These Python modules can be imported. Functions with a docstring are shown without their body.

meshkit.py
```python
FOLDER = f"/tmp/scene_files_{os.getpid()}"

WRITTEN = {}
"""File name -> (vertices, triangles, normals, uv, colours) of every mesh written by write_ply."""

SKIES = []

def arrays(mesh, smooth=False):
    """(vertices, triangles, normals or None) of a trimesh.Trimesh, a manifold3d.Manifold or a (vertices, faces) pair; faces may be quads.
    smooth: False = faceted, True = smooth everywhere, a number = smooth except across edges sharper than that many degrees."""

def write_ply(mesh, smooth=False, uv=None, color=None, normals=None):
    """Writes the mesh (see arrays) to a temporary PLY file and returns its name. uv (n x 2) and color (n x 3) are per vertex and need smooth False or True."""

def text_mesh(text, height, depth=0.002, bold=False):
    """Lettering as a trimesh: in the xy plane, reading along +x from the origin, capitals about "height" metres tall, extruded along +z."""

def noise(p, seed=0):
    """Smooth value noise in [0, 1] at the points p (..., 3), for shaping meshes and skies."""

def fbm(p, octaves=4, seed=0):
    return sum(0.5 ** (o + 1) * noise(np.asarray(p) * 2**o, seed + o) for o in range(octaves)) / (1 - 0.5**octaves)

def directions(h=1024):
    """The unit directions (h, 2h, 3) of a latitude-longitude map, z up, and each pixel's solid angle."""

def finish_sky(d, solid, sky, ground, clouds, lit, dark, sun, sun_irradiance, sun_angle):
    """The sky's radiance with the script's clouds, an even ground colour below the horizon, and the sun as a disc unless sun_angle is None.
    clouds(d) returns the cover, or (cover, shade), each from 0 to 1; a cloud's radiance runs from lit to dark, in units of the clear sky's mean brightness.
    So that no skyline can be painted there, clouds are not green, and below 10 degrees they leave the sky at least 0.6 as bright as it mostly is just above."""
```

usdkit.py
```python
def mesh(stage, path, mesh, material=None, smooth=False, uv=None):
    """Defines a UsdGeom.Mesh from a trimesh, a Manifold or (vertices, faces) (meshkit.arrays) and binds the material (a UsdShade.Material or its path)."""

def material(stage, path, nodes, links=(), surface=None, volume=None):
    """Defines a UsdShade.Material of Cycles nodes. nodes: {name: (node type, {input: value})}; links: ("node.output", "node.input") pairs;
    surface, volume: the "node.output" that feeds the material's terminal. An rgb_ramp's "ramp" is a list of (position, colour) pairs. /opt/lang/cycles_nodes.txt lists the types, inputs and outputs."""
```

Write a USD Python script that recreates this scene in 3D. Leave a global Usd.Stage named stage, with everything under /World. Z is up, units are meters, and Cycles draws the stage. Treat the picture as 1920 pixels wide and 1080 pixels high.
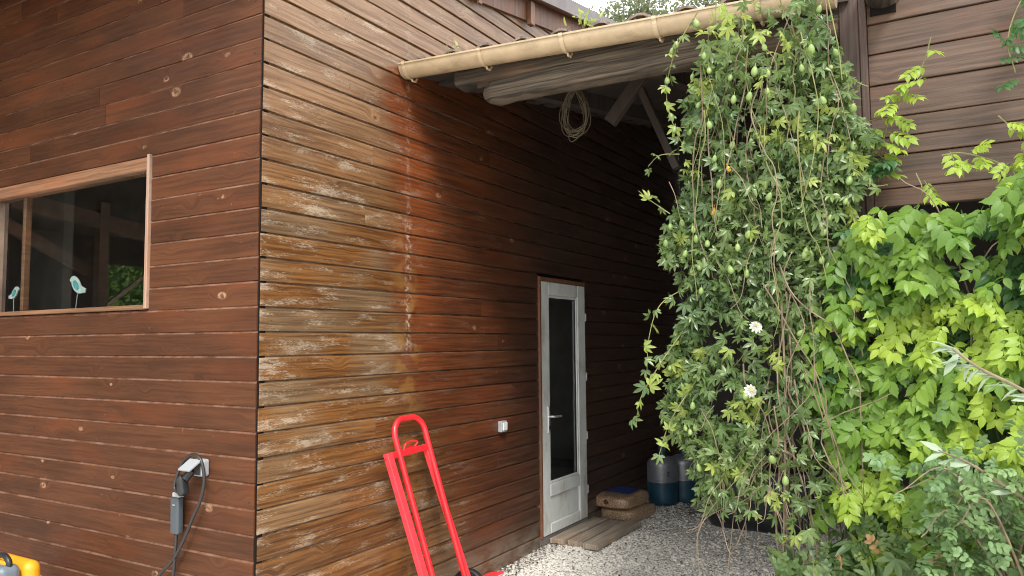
import math, random
import numpy as np, trimesh, usdkit, meshkit
from pxr import Usd, UsdGeom, UsdLux, UsdShade, Gf, Sdf, Vt

random.seed(7); rng = np.random.default_rng(7)
stage = Usd.Stage.CreateInMemory()
UsdGeom.SetStageUpAxis(stage, 'Z'); UsdGeom.SetStageMetersPerUnit(stage, 1.0)
UsdGeom.Xform.Define(stage, '/World'); UsdGeom.Scope.Define(stage, '/World/Looks')

# ------------------------------------------------------------------ camera
CAM = (-2.6145, -3.01525, 1.68386)
Fd, Rd, Ud = (0.857993, 0.508838, 0.070232), (0.510595, -0.859779, -0.008522), (-0.056048, -0.043172, 0.997494)
cam = UsdGeom.Camera.Define(stage, '/World/camera')
cam.AddTransformOp().Set(Gf.Matrix4d(*Rd, 0, *Ud, 0, -Fd[0], -Fd[1], -Fd[2], 0, *CAM, 1))
cam.CreateHorizontalApertureAttr(36.0); cam.CreateVerticalApertureAttr(20.25)
cam.CreateFocalLengthAttr(1430.27 / 1920 * 36); cam.CreateClippingRangeAttr(Gf.Vec2f(0.05, 2000))
cam.CreateExposureAttr(1.43)

# ------------------------------------------------------------------ light
SUN = np.array([-0.80, -0.60, 1.15]); SUN /= np.linalg.norm(SUN)
sun = UsdLux.DistantLight.Define(stage, '/World/sun')
sun.CreateIntensityAttr(0.40); sun.CreateAngleAttr(14.0); sun.CreateNormalizeAttr(True); sun.CreateColorAttr(Gf.Vec3f(1.0, 0.96, 0.9))
zax = Gf.Vec3d(*map(float, SUN)); xax = Gf.Cross(Gf.Vec3d(0, 0, 1), zax).GetNormalized(); yax = Gf.Cross(zax, xax)
sun.AddTransformOp().Set(Gf.Matrix4d(*xax, 0, *yax, 0, *zax, 0, 0, 0, 30, 1))


class Net:
    """A small builder of Cycles node graphs."""
    def __init__(self): self.n, self.l, self.k = {}, [], 0
    def add(self, kind, out, **inp):
        self.k += 1; name = f'n{self.k}'; vals = {}
        for key, v in inp.items():
            if isinstance(v, str) and '.' in v and v.split('.')[0] in self.n: self.l.append((v, f'{name}.{key}'))
            else: vals[key] = v
        self.n[name] = (kind, vals)
        return f'{name}.{out}'
    def m(self, op, a, b=0.0, c=0.0): return self.add('math', 'value', math_type=op, value1=a, value2=b, value3=c)
    def mul(self, a, b): return self.m('multiply', a, b)
    def plus(self, a, b): return self.m('add', a, b)
    def xyz(self, x, y, z): return self.add('combine_xyz', 'vector', x=x, y=y, z=z)
    def noise(self, vec, scale=1.0, detail=3.0, rough=0.55, dist=0.0): return self.add('noise_texture', 'fac', vector=vec, scale=scale, detail=detail, roughness=rough, distortion=dist)
    def step(self, v, a, b, lo=0.0, hi=1.0): return self.add('map_range', 'result', range_type='smoothstep', value=v, from_min=a, from_max=b, to_min=lo, to_max=hi, clamp=True)
    def mix(self, f, a, b, kind='mix'): return self.add('mix_color', 'result', blend_type=kind, fac=f, a=a, b=b)
    def save(self, name, surface=None, volume=None): return usdkit.material(stage, f'/World/Looks/{name}', self.n, self.l, surface=surface, volume=volume)


s = Net()
sky = s.add('sky_texture', 'color', sky_type='single_scattering', sun_disc=False, sun_elevation=float(math.asin(SUN[2])), sun_rotation=float(math.atan2(SUN[0], SUN[1])))
tc = s.add('texture_coordinate', 'generated')
cl = s.noise(tc, 2.2, 5.0, 0.55, 0.3)
cloudy = s.step(cl, 0.25, 0.5, 0.82, 1.0)
shade = s.step(s.noise(tc, 3.1, 4.0, 0.6, 0.2), 0.3, 0.7)
cloud = s.mix(shade, (8.3, 8.6, 9.0), (10.6, 10.6, 10.5))
bg = s.add('background_shader', 'background', color=s.mix(cloudy, sky, cloud), strength=0.10)
skymat = s.save('sky', surface=bg)
dome = UsdLux.DomeLight.Define(stage, '/World/sky'); UsdShade.MaterialBindingAPI.Apply(dome.GetPrim()).Bind(skymat)
dome.GetPrim().SetCustomDataByKey('kind', 'structure'); dome.GetPrim().SetCustomDataByKey('label', 'pale overcast sky')

# ------------------------------------------------------------------ naming and tagging
USED = {}
def path_of(name, parent=None):
    base = '/World' if parent is None else str(parent.GetPath())
    k = (base, name); c = USED.get(k, 0); USED[k] = c + 1
    return f'{base}/{name}' + (f'_{c:03d}' if c else '')
def tag(p, label=None, cat=None, group=None, kind=None):
    for key, v in (('label', label), ('category', cat), ('group', group), ('kind', kind)):
        if v: p.SetCustomDataByKey(key, v)
    return p
def thing(name, label, cat, loc=(0, 0, 0), group=None, parent=None):
    x = UsdGeom.Xform.Define(stage, path_of(name, parent))
    if loc != (0, 0, 0): x.AddTranslateOp().Set(Gf.Vec3d(*loc))
    return tag(x.GetPrim(), label, cat, group)
def obj(name, mesh, mat, parent=None, smooth=False, **kw):
    return tag(usdkit.mesh(stage, path_of(name, parent), mesh, mat, smooth=smooth).GetPrim(), **kw)

# ------------------------------------------------------------------ mesh helpers
def box(x0, x1, y0, y1, z0, z1):
    v = np.array([(x, y, z) for x in (x0, x1) for y in (y0, y1) for z in (z0, z1)], float)
    f = np.array([(0, 1, 3, 2), (4, 6, 7, 5), (0, 4, 5, 1), (2, 3, 7, 6), (0, 2, 6, 4), (1, 5, 7, 3)])
    return v, np.vstack([f[:, [0, 1, 2]], f[:, [0, 2, 3]]])
def cat(*ms):
    V, F, n = [], [], 0
    for m in ms:
        if hasattr(m, 'vertices'): m = (np.asarray(m.vertices), np.asarray(m.faces))
        V.append(m[0]); F.append(np.asarray(m[1]) + n); n += len(m[0])
    return np.vstack(V), np.vstack(F)
def rbox(x0, x1, y0, y1, z0, z1, r=0.01, n=2):
    """Box with rounded edges: hull of spheres at its corners."""
    pts = []
    sp = trimesh.creation.icosphere(subdivisions=n, radius=r).vertices
    for x in (x0 + r, x1 - r):
        for y in (y0 + r, y1 - r):
            for z in (z0 + r, z1 - r): pts.append(sp + (x, y, z))
    h = trimesh.convex.convex_hull(np.vstack(pts)); return np.array(h.vertices), np.array(h.faces)
def cbox(x0, x1, y0, y1, z0, z1, c=0.003):
    """Box with small chamfers."""
    pts = []
    for x, sx in ((x0, 1), (x1, -1)):
        for y, sy in ((y0, 1), (y1, -1)):
            for z, sz in ((z0, 1), (z1, -1)): pts += [(x, y + sy * c, z + sz * c), (x + sx * c, y, z + sz * c), (x + sx * c, y + sy * c, z)]
    h = trimesh.convex.convex_hull(np.array(pts)); return np.array(h.vertices), np.array(h.faces)
def tube(pts, r, n=6, caps=True):
    p = np.asarray(pts, float); m = len(p); r = np.broadcast_to(np.asarray(r, float), (m,))
    t = np.gradient(p, axis=0); t /= np.maximum(np.linalg.norm(t, axis=1, keepdims=True), 1e-9)
    a = np.array([0, 0, 1.0]) if abs(t[0][2]) < 0.9 else np.array([1.0, 0, 0])
    u = np.cross(t[0], a); u /= np.linalg.norm(u); V = []
    ang = np.arange(n) / n * 2 * np.pi
    for i in range(m):
        u = u - t[i] * (u @ t[i]); u /= np.linalg.norm(u); w = np.cross(t[i], u)
        V.append(p[i] + r[i] * (np.cos(ang)[:, None] * u + np.sin(ang)[:, None] * w))
    V = np.vstack(V); F = []
    for i in range(m - 1):
        for j in range(n):
            a0, b0 = i * n + j, i * n + (j + 1) % n
            F += [(a0, b0, b0 + n), (a0, b0 + n, a0 + n)]
    if caps:
        V = np.vstack([V, p[0], p[-1]]); c0, c1 = len(V) - 2, len(V) - 1
        for j in range(n):
            F += [(c0, (j + 1) % n, j), (c1, (m - 1) * n + j, (m - 1) * n + (j + 1) % n)]
    return V, np.array(F)
def smooth_path(pts, n=8):
    """Catmull-Rom through the points."""
    p = np.asarray(pts, float); q = np.vstack([2 * p[0] - p[1], p, 2 * p[-1] - p[-2]]); out = []
    for i in range(1, len(q) - 2):
        for t in np.arange(n) / n:
            out.append(0.5 * (2 * q[i] + (q[i + 1] - q[i - 1]) * t + (2 * q[i - 1] - 5 * q[i] + 4 * q[i + 1] - q[i + 2]) * t * t + (3 * q[i] - q[i - 1] - 3 * q[i + 1] + q[i + 2]) * t ** 3))
    return np.array(out + [p[-1]])
def lathe(prof, n=32, at=(0, 0, 0)):
    m = trimesh.creation.revolve(np.array(prof, float), sections=n); return np.array(m.vertices) + at, np.array(m.faces)
def rot(axis, a): return trimesh.transformations.rotation_matrix(a, axis)[:3, :3]
def xf(m, M=None, t=(0, 0, 0)):
    v = np.asarray(m[0]); return ((v @ np.asarray(M).T if M is not None else v) + np.asarray(t), m[1])

# ------------------------------------------------------------------ materials
def plain(name, col, rough=0.5, metal=0.0, var=0.0, scale=20.0, bump=0.0, bscale=None, spec=0.5, coat=0.0, grime=None, scuff=None):
    n = Net(); pos = n.add('geometry', 'position'); c = col; kw = {}
    if var:
        f = n.noise(pos, scale, 4.0, 0.6)
        c = n.mix(n.step(f, 0.3, 0.7), tuple(x * (1 - var) for x in col), tuple(min(1, x * (1 + var)) for x in col))
    if bump: kw['normal'] = n.add('bump', 'normal', height=n.noise(pos, bscale or scale * 3, 4.0, 0.6), strength=bump, distance=0.004)
    if grime:  # (colour, amount, threshold, stretch)
        gp_ = n.add('mapping', 'vector', vector=pos, scale=grime[3])
        c = n.mix(n.mul(n.step(n.noise(gp_, 1.0, 5.0, 0.65), grime[2], grime[2] + 0.22), grime[1]), c, grime[0])
    if scuff:
        c = n.mix(n.step(n.noise(pos, scuff[1], 4.0, 0.7), scuff[2], scuff[2] + 0.03, 0.0, 0.85), c, scuff[0])
    b = n.add('principled_bsdf', 'BSDF', base_color=c, roughness=rough, metallic=metal, specular_ior_level=spec, coat_weight=coat, **kw)
    return n.save(name, surface=b)

def wood(name, axis, dark, light, knot=None, rough=0.5, tone=0.25, knots=0.55, weather=None, bump=0.25, spec=0.5, gscale=1.0, across='z', worn=None):
    """Sawn softwood: grain along the axis, knots, per-board tone; 'weather' adds bleaching and flaking."""
    n = Net(); sep = {k: None for k in 'xyz'}
    pos = n.add('geometry', 'position'); base = n.add('separate_xyz', 'x', vector=pos); node = base.split('.')[0]
    u, v = f'{node}.{axis}', f'{node}.{across}'
    rnd = n.add('object_info', 'random')
    uu = n.plus(u, n.mul(rnd, 53.0))
    warp = n.noise(n.xyz(n.mul(uu, 1.6), n.mul(v, 7.0), rnd), 1.0, 2.0)
    kv = n.xyz(n.mul(uu, 3.3), n.mul(v, 5.5), n.mul(rnd, 17.0))
    kd = n.add('voronoi_texture', 'distance', vector=kv, scale=1.0, randomness=1.0); kc = kd.replace('.distance', '.color')
    keep = n.step(n.add('separate_color', 'r', color=kc), 1 - knots - 0.02, 1 - knots + 0.02)
    around = n.mul(n.step(kd, 0.0, 0.35, 1.0, 0.0), keep)
    gv = n.plus(n.plus(n.mul(v, 62.0 * gscale), n.mul(warp, 2.6)), n.mul(around, 3.2))
    grain = n.noise(n.xyz(n.mul(uu, 1.7), gv, n.mul(rnd, 9.0)), 1.0, 4.0, 0.62, 0.25)
    fine = n.noise(n.xyz(n.mul(uu, 9.0), n.mul(gv, 3.6), 0.3), 1.0, 3.0, 0.6)
    g = n.step(grain, 0.32, 0.68)
    col = n.mix(g, dark, light)
    col = n.mix(n.step(fine, 0.55, 0.75, 0.0, 0.35), col, tuple(x * 0.45 for x in dark))
    patch = n.noise(n.xyz(n.mul(uu, 0.9), n.mul(v, 2.2), 4.0), 1.0, 3.0, 0.6)
    col = n.mix(n.step(n.noise(n.xyz(n.mul(uu, 1.3), n.mul(v, 4.0), 9.0), 1.0, 3.0), 0.48, 0.72, 0.0, 0.55), col, tuple(light[i] * (1.35, 0.95, 0.75)[i] for i in range(3)))
    val = n.plus(n.step(patch, 0.3, 0.7, 1 - tone, 1 + tone), n.mul(n.plus(rnd, -0.5), tone * 1.3))
    ksize = n.step(n.add('separate_color', 'g', color=kc), 0.0, 1.0, 0.3, 1.05)
    kcore = n.mul(n.step(n.m('divide', kd, ksize), 0.055, 0.10, 1.0, 0.0), keep)
    kring = n.mul(n.step(n.m('divide', kd, ksize), 0.10, 0.17, 1.0, 0.0), keep)
    fk = n.noise(n.xyz(n.mul(uu, 26.0), n.plus(n.mul(v, 30.0), n.mul(uu, 9.0)), rnd), 1.0, 4.0, 0.7, 0.8)
    fp = n.noise(n.xyz(n.mul(uu, 3.0), n.mul(v, 6.0), 12.0), 1.0, 2.0)
    flecks = n.mul(n.step(n.plus(fk, n.mul(n.plus(fp, -0.5), 0.35)), 0.70, 0.78), 0.55)
    extra_r = 0.0
    if weather: col, extra_r = weather(n, u, v, uu, rnd, g, grain, fine, patch, col)
    col = n.add('hsv', 'color', color=col, hue=0.5, saturation=1.0, value=val, fac=1.0)
    if knot:
        col = n.mix(flecks, col, knot)
        kn = n.noise(n.xyz(n.mul(uu, 34.0), n.mul(v, 30.0), 2.0), 1.0, 4.0, 0.75)
        col = n.mix(n.mul(n.mul(kring, n.step(kn, 0.36, 0.60)), 0.85), col, knot)
        col = n.mix(n.mul(kcore, 0.55), col, tuple(x * 1.5 for x in dark))
        dark_dot = n.mul(n.step(kd, 0.018, 0.03, 1.0, 0.0), n.step(n.add('separate_color', 'b', color=kc), 0.62, 0.66))
        col = n.mix(n.mul(dark_dot, 0.9), col, (0.012, 0.008, 0.006))
    if worn:
        loc = n.mul(n.m('floored_modulo', v, 0.125), 1000.0)
        wm = n.mul(n.step(loc, 111.0, 115.0), n.step(n.noise(n.xyz(n.mul(uu, 7.0), n.mul(v, 8.0), rnd), 1.0, 4.0, 0.7), 0.34, 0.66, 0.12, 1.0))
        if weather: wm = n.mul(wm, n.step(u, 1.3, 2.6, 1.0, 0.25))  # pale edges fade towards the shed depth, following its shade
        col = n.mix(n.mul(wm, worn[1]), col, worn[0])
    h = n.plus(n.mul(grain, 0.7), n.mul(fine, 0.45))
    nrm = n.add('bump', 'normal', height=h, strength=bump, distance=0.004)
    r = n.plus(n.step(fine, 0.3, 0.7, rough - 0.08, rough + 0.12), extra_r)
    b = n.add('principled_bsdf', 'BSDF', base_color=col, roughness=r, normal=nrm, specular_ior_level=spec)
    return n.save(name, surface=b)

def bleached(n, u, v, uu, rnd, g, grain, fine, patch, col):
    """Side wall: everything the eave does not shelter is bleached tan with flaking finish; a run of drips marks the edge."""
    edge = n.plus(1.12, n.plus(n.mul(n.plus(n.noise(n.xyz(n.mul(v, 3.0), rnd, 1.0), 1.0, 3.0), -0.5), 0.35), n.plus(n.mul(n.plus(v, -2.2), -0.07), n.mul(n.plus(n.noise(n.xyz(n.mul(rnd, 71.0), 3.0, n.mul(v, 2.0)), 1.0, 2.0), -0.5), 0.5))))
    low = n.plus(n.step(v, 1.5, 0.3, 0.0, 0.55), n.step(n.m('subtract', v, n.mul(n.plus(u, -1.15), 0.17)), 3.42, 3.54, 0.0, 9.0))
    edge = n.plus(edge, low)
    far = n.m('subtract', u, edge)
    w = n.step(n.plus(far, n.mul(n.plus(grain, -0.5), 0.35)), -0.26, 0.24, 1.0, 0.0)
    hi = n.step(v, 2.2, 3.5)
    tan = n.mix(hi, (0.185, 0.080, 0.022), (0.245, 0.150, 0.086))
    tan_d = n.mix(hi, (0.070, 0.026, 0.007), (0.125, 0.068, 0.035))
    grey = n.mix(n.step(n.plus(n.mul(grain, 0.75), n.mul(fine, 0.25)), 0.36, 0.62), tan_d, tan)
    board_grey = n.mul(n.step(n.noise(n.xyz(n.mul(rnd, 91.0), n.mul(u, 1.3), n.mul(rnd, 37.0)), 1.0, 2.0), 0.46, 0.64), n.mul(n.step(v, 3.0, 2.2), n.step(v, 0.4, 1.6, 0.35, 0.6)))
    grey = n.mix(board_grey, grey, n.mix(g, (0.085, 0.058, 0.032), (0.215, 0.155, 0.092)))
    inner = n.step(u, 1.7, 3.2)  # boards darken with depth into the shed: its shade put into the colour
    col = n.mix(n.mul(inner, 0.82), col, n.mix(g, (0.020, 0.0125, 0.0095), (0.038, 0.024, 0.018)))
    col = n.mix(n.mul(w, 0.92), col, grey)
    rust = n.mul(n.step(n.m('absolute', n.plus(far, -0.17)), 0.05, 0.32, 1.0, 0.0), n.step(v, 1.0, 2.2, 0.15, 0.85))
    col = n.mix(rust, col, n.mix(g, (0.105, 0.025, 0.008), (0.190, 0.052, 0.014)))
    # flakes of bleached fibre along the grain
    pn = n.noise(n.xyz(n.mul(uu, 3.4), n.mul(v, 16.0), n.plus(rnd, 6.0)), 1.0, 4.0, 0.65)
    fn = n.noise(n.xyz(n.mul(uu, 52.0), n.mul(v, 300.0), n.mul(rnd, 5.0)), 1.0, 4.0, 0.75, 0.6)
    ends = n.step(u, 0.0, 0.12, 0.07, 0.0)
    fl = n.mul(n.step(n.plus(fn, n.plus(n.mul(n.plus(pn, -0.5), 1.15), ends)), 0.60, 0.74), n.step(far, -0.3, 0.5, 1.0, 0.10))
    col = n.mix(n.mul(fl, 0.56), col, (0.41, 0.345, 0.26))
    # drips
    sv = n.noise(n.xyz(n.mul(v, 30.0), 3.0, n.mul(u, 30.0)), 1.0, 4.0, 0.75)
    dx = n.m('absolute', n.plus(n.plus(u, n.mul(n.plus(n.noise(n.xyz(n.mul(v, 5.0), 8.0, 0.0), 1.0, 3.0), -0.5), 0.07)), -1.185))
    dm = n.mul(n.mul(n.step(dx, 0.008, 0.045, 1.0, 0.0), n.step(sv, 0.47, 0.64)), n.mul(n.step(v, 1.5, 1.8), n.step(v, 2.75, 2.1, 0.25, 1.0)))
    col = n.mix(n.mul(dm, 0.75), col, (0.50, 0.43, 0.33))
    gd = n.mul(n.step(n.m('absolute', n.plus(u, -1.17)), 0.02, 0.22, 1.0, 0.0), n.mul(n.step(n.noise(n.xyz(n.mul(u, 7.0), n.mul(v, 9.0), 2.0), 1.0, 3.0), 0.46, 0.62), n.step(v, 2.6, 2.2)))
    col = n.mix(n.mul(gd, 0.5), col, (0.27, 0.135, 0.036))
    dust = n.mul(n.step(v, 0.34, 0.02), n.step(n.noise(n.xyz(n.mul(u, 6.0), n.mul(v, 12.0), 1.0), 1.0, 4.0, 0.65), 0.3, 0.62))
    col = n.mix(n.mul(dust, 0.55), col, (0.24, 0.20, 0.15))
    return col, n.mul(fl, 0.15)

M = {}
M['front'] = wood('stained_boards', 'y', (0.054, 0.0185, 0.0075), (0.085, 0.0305, 0.0117), (0.38, 0.22, 0.13), rough=0.5, tone=0.24, knots=0.75, bump=0.10, spec=0.22, worn=((0.24, 0.135, 0.09), 0.62))
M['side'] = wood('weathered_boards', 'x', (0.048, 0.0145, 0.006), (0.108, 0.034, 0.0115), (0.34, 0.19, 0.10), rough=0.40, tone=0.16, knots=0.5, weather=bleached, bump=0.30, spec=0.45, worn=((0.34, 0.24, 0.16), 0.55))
M['panel'] = wood('aged_brown_boards', 'y', (0.040, 0.0215, 0.0125), (0.090, 0.051, 0.030), None, rough=0.6, tone=0.2, knots=0.15, bump=0.3)
M['pale_timber'] = wood('pale_timber', 'x', (0.12, 0.075, 0.05), (0.26, 0.17, 0.12), None, rough=0.7, tone=0.15, knots=0.2, bump=0.3)
M['post'] = wood('aged_brown_post', 'z', (0.038, 0.021, 0.0145), (0.075, 0.044, 0.031), None, rough=0.6, tone=0.12, knots=0.1, bump=0.3, across='y')
M['beam'] = wood('old_grey_beam', 'y', (0.018, 0.014, 0.010), (0.115, 0.090, 0.064), None, rough=0.85, tone=0.35, knots=0.3, bump=0.9, gscale=1.3)
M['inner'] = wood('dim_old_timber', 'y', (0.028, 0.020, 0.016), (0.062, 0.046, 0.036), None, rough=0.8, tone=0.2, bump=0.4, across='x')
M['trim'] = wood('trim_wood', 'z', (0.10, 0.042, 0.022), (0.20, 0.10, 0.055), None, rough=0.5, tone=0.1, knots=0.1, bump=0.2, across='x')
M['frame_v'] = wood('window_trim_pale', 'z', (0.18, 0.115, 0.08), (0.34, 0.24, 0.18), None, rough=0.55, tone=0.1, knots=0.05, bump=0.2, across='y')
M['frame_h'] = wood('window_trim_orange', 'y', (0.115, 0.052, 0.024), (0.22, 0.110, 0.056), None, rough=0.5, tone=0.12, knots=0.1, bump=0.2)
M['plank'] = wood('grey_plank', 'x', (0.17, 0.135, 0.10), (0.36, 0.30, 0.235), None, rough=0.8, tone=0.15, knots=0.25, bump=0.5, across='y')
M['backing'] = plain('dark_backing', (0.010, 0.007, 0.006), 0.95, spec=0.15)
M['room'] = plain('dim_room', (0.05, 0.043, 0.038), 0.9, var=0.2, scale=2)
M['inside'] = plain('plastered_room', (0.42, 0.40, 0.36), 0.9, var=0.2, scale=2)
M['white'] = plain('white_plastic', (0.62, 0.64, 0.62), 0.32, var=0.04, scale=6, grime=((0.33, 0.30, 0.235), 0.7, 0.48, (5, 5, 2.2)))
M['white2'] = plain('pale_grey_plastic', (0.29, 0.305, 0.315), 0.45)
M['seal'] = plain('black_rubber', (0.015, 0.015, 0.016), 0.6)
M['metal'] = plain('handle_metal', (0.72, 0.72, 0.72), 0.3, metal=0.7)
M['gutter'] = plain('beige_gutter', (0.40, 0.30, 0.185), 0.42, var=0.10, scale=9, grime=((0.20, 0.145, 0.085), 0.6, 0.5, (16, 5, 7)))
M['gutter2'] = plain('beige_gutter_joint', (0.46, 0.35, 0.22), 0.4)
M['tile'] = plain('old_clay_tile', (0.17, 0.13, 0.105), 0.9, var=0.5, scale=22, bump=0.6)
M['verge'] = plain('grey_verge_sheet', (0.16, 0.14, 0.135), 0.6, var=0.15, scale=5)
M['red'] = plain('red_paint', (0.80, 0.022, 0.03), 0.36, var=0.12, scale=14, coat=0.2, bump=0.05, grime=((0.42, 0.015, 0.018), 0.6, 0.5, (9, 9, 9)), scuff=((0.16, 0.045, 0.03), 46.0, 0.63))
M['red2'] = plain('red_paint_faded', (0.82, 0.045, 0.06), 0.48, var=0.12, scale=14, bump=0.05, grime=((0.50, 0.03, 0.035), 0.6, 0.5, (9, 9, 9)), scuff=((0.16, 0.045, 0.03), 46.0, 0.62))
M['black'] = plain('black_plastic', (0.012, 0.012, 0.013), 0.42, var=0.3, scale=9)
M['cable'] = plain('cable_rubber', (0.022, 0.020, 0.02), 0.35)
M['charger'] = plain('slate_plastic', (0.055, 0.065, 0.075), 0.4)
M['grey'] = plain('grey_plastic', (0.13, 0.155, 0.18), 0.45)
M['yellow'] = plain('yellow_plastic', (0.72, 0.31, 0.012), 0.45)
M['gas_grey'] = plain('silver_paint', (0.20, 0.21, 0.225), 0.36, metal=0.4, var=0.12, scale=12)
M['gas_blue'] = plain('blue_paint', (0.016, 0.055, 0.085), 0.4, var=0.25, scale=12)
M['bag_blue'] = plain('blue_print', (0.018, 0.045, 0.20), 0.3)
M['bag_dark'] = plain('dark_print', (0.07, 0.025, 0.015), 0.35)
M['hide'] = plain('rope_fibre', (0.15, 0.125, 0.08), 0.8, var=0.2, scale=30)
M['stem'] = plain('vine_stem', (0.175, 0.13, 0.085), 0.75, var=0.35, scale=14)
M['twig'] = plain('green_twig', (0.17, 0.17, 0.055), 0.6, var=0.3, scale=10)
M['bark'] = plain('bark', (0.11, 0.085, 0.065), 0.9, var=0.4, scale=12, bump=0.6)
M['petal'] = plain('white_petal', (0.44, 0.47, 0.37), 0.5)
M['filament'] = plain('violet_filament', (0.44, 0.41, 0.42), 0.5)
M['pistil'] = plain('yellow_green_pistil', (0.42, 0.44, 0.10), 0.5)
M['bird'] = plain('bird_white', (0.36, 0.45, 0.42), 0.6, var=0.15, scale=40)
M['bird_wing'] = plain('bird_turquoise', (0.07, 0.25, 0.27), 0.6, var=0.3, scale=50)
M['nail'] = plain('rusty_nail', (0.02, 0.014, 0.011), 0.7)

# window pane: clear with a mirror film that follows the angle
n = Net(); ge = n.add('geometry', 'incoming'); gn = ge.replace('.incoming', '.normal')
ct = n.m('absolute', n.add('vector_math', 'value', math_type='dot_product', vector1=ge, vector2=gn))
sch = n.plus(0.043, n.mul(0.957, n.m('power', n.m('subtract', 1.0, ct), 5.0)))
g_ = n.add('glossy_bsdf', 'BSDF', color=(0.95, 0.97, 0.96), roughness=0.0)
t_ = n.add('transparent_bsdf', 'BSDF', color=(0.86, 0.89, 0.88))
M['glass'] = n.save('pane_glass', surface=n.add('mix_closure', 'closure', fac=n.m('minimum', n.mul(sch, 2.3), 1.0), closure1=t_, closure2=g_))

# wood pellets seen through a clear bag
n = Net(); pos = n.add('geometry', 'position')
vd = n.add('voronoi_texture', 'distance', vector=pos, scale=110.0); vc = vd.replace('.distance', '.color')
cv = n.add('separate_color', 'r', color=vc)
c = n.mix(cv, (0.26, 0.165, 0.095), (0.46, 0.31, 0.19)); c = n.mix(n.step(vd, 0.45, 0.75, 0.0, 0.7), c, (0.09, 0.05, 0.028))
M['pellets'] = n.save('pellet_bag', surface=n.add('principled_bsdf', 'BSDF', base_color=c, roughness=0.3, coat_weight=0.5, coat_roughness=0.15,
    normal=n.add('bump', 'normal', height=vd, strength=0.5, distance=0.006, invert=True)))

# gravel ground
n = Net(); pos = n.add('geometry', 'position')
vd = n.add('voronoi_texture', 'distance', vector=pos, scale=58.0); vc = vd.replace('.distance', '.color')
c = n.mix(n.add('separate_color', 'r', color=vc), (0.58, 0.55, 0.49), (0.88, 0.85, 0.78)); c = n.mix(n.step(vd, 0.45, 0.8, 0.0, 0.75), c, (0.10, 0.08, 0.06))
big = n.noise(pos, 2.2, 4.0, 0.6); c = n.mix(n.step(big, 0.52, 0.72, 0.0, 0.35), c, (0.16, 0.12, 0.085))
litter = n.noise(pos, 34.0, 3.0, 0.6); c = n.mix(n.step(litter, 0.66, 0.71, 0.0, 0.8), c, (0.05, 0.033, 0.02))
M['gravel'] = n.save('gravel', surface=n.add('principled_bsdf', 'BSDF', base_color=c, roughness=0.9,
    normal=n.add('bump', 'normal', height=vd, strength=0.8, distance=0.01, invert=True)))
n = Net(); r = n.add('object_info', 'random'); r2 = n.add('geometry', 'random_per_island')
M['pebble'] = n.save('pebble', surface=n.add('principled_bsdf', 'BSDF', base_color=n.mix(r2, (0.60, 0.57, 0.51), (0.92, 0.90, 0.84)), roughness=0.85))
M['litter'] = plain('dead_leaf', (0.045, 0.029, 0.019), 0.85, var=0.6, scale=9)

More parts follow.
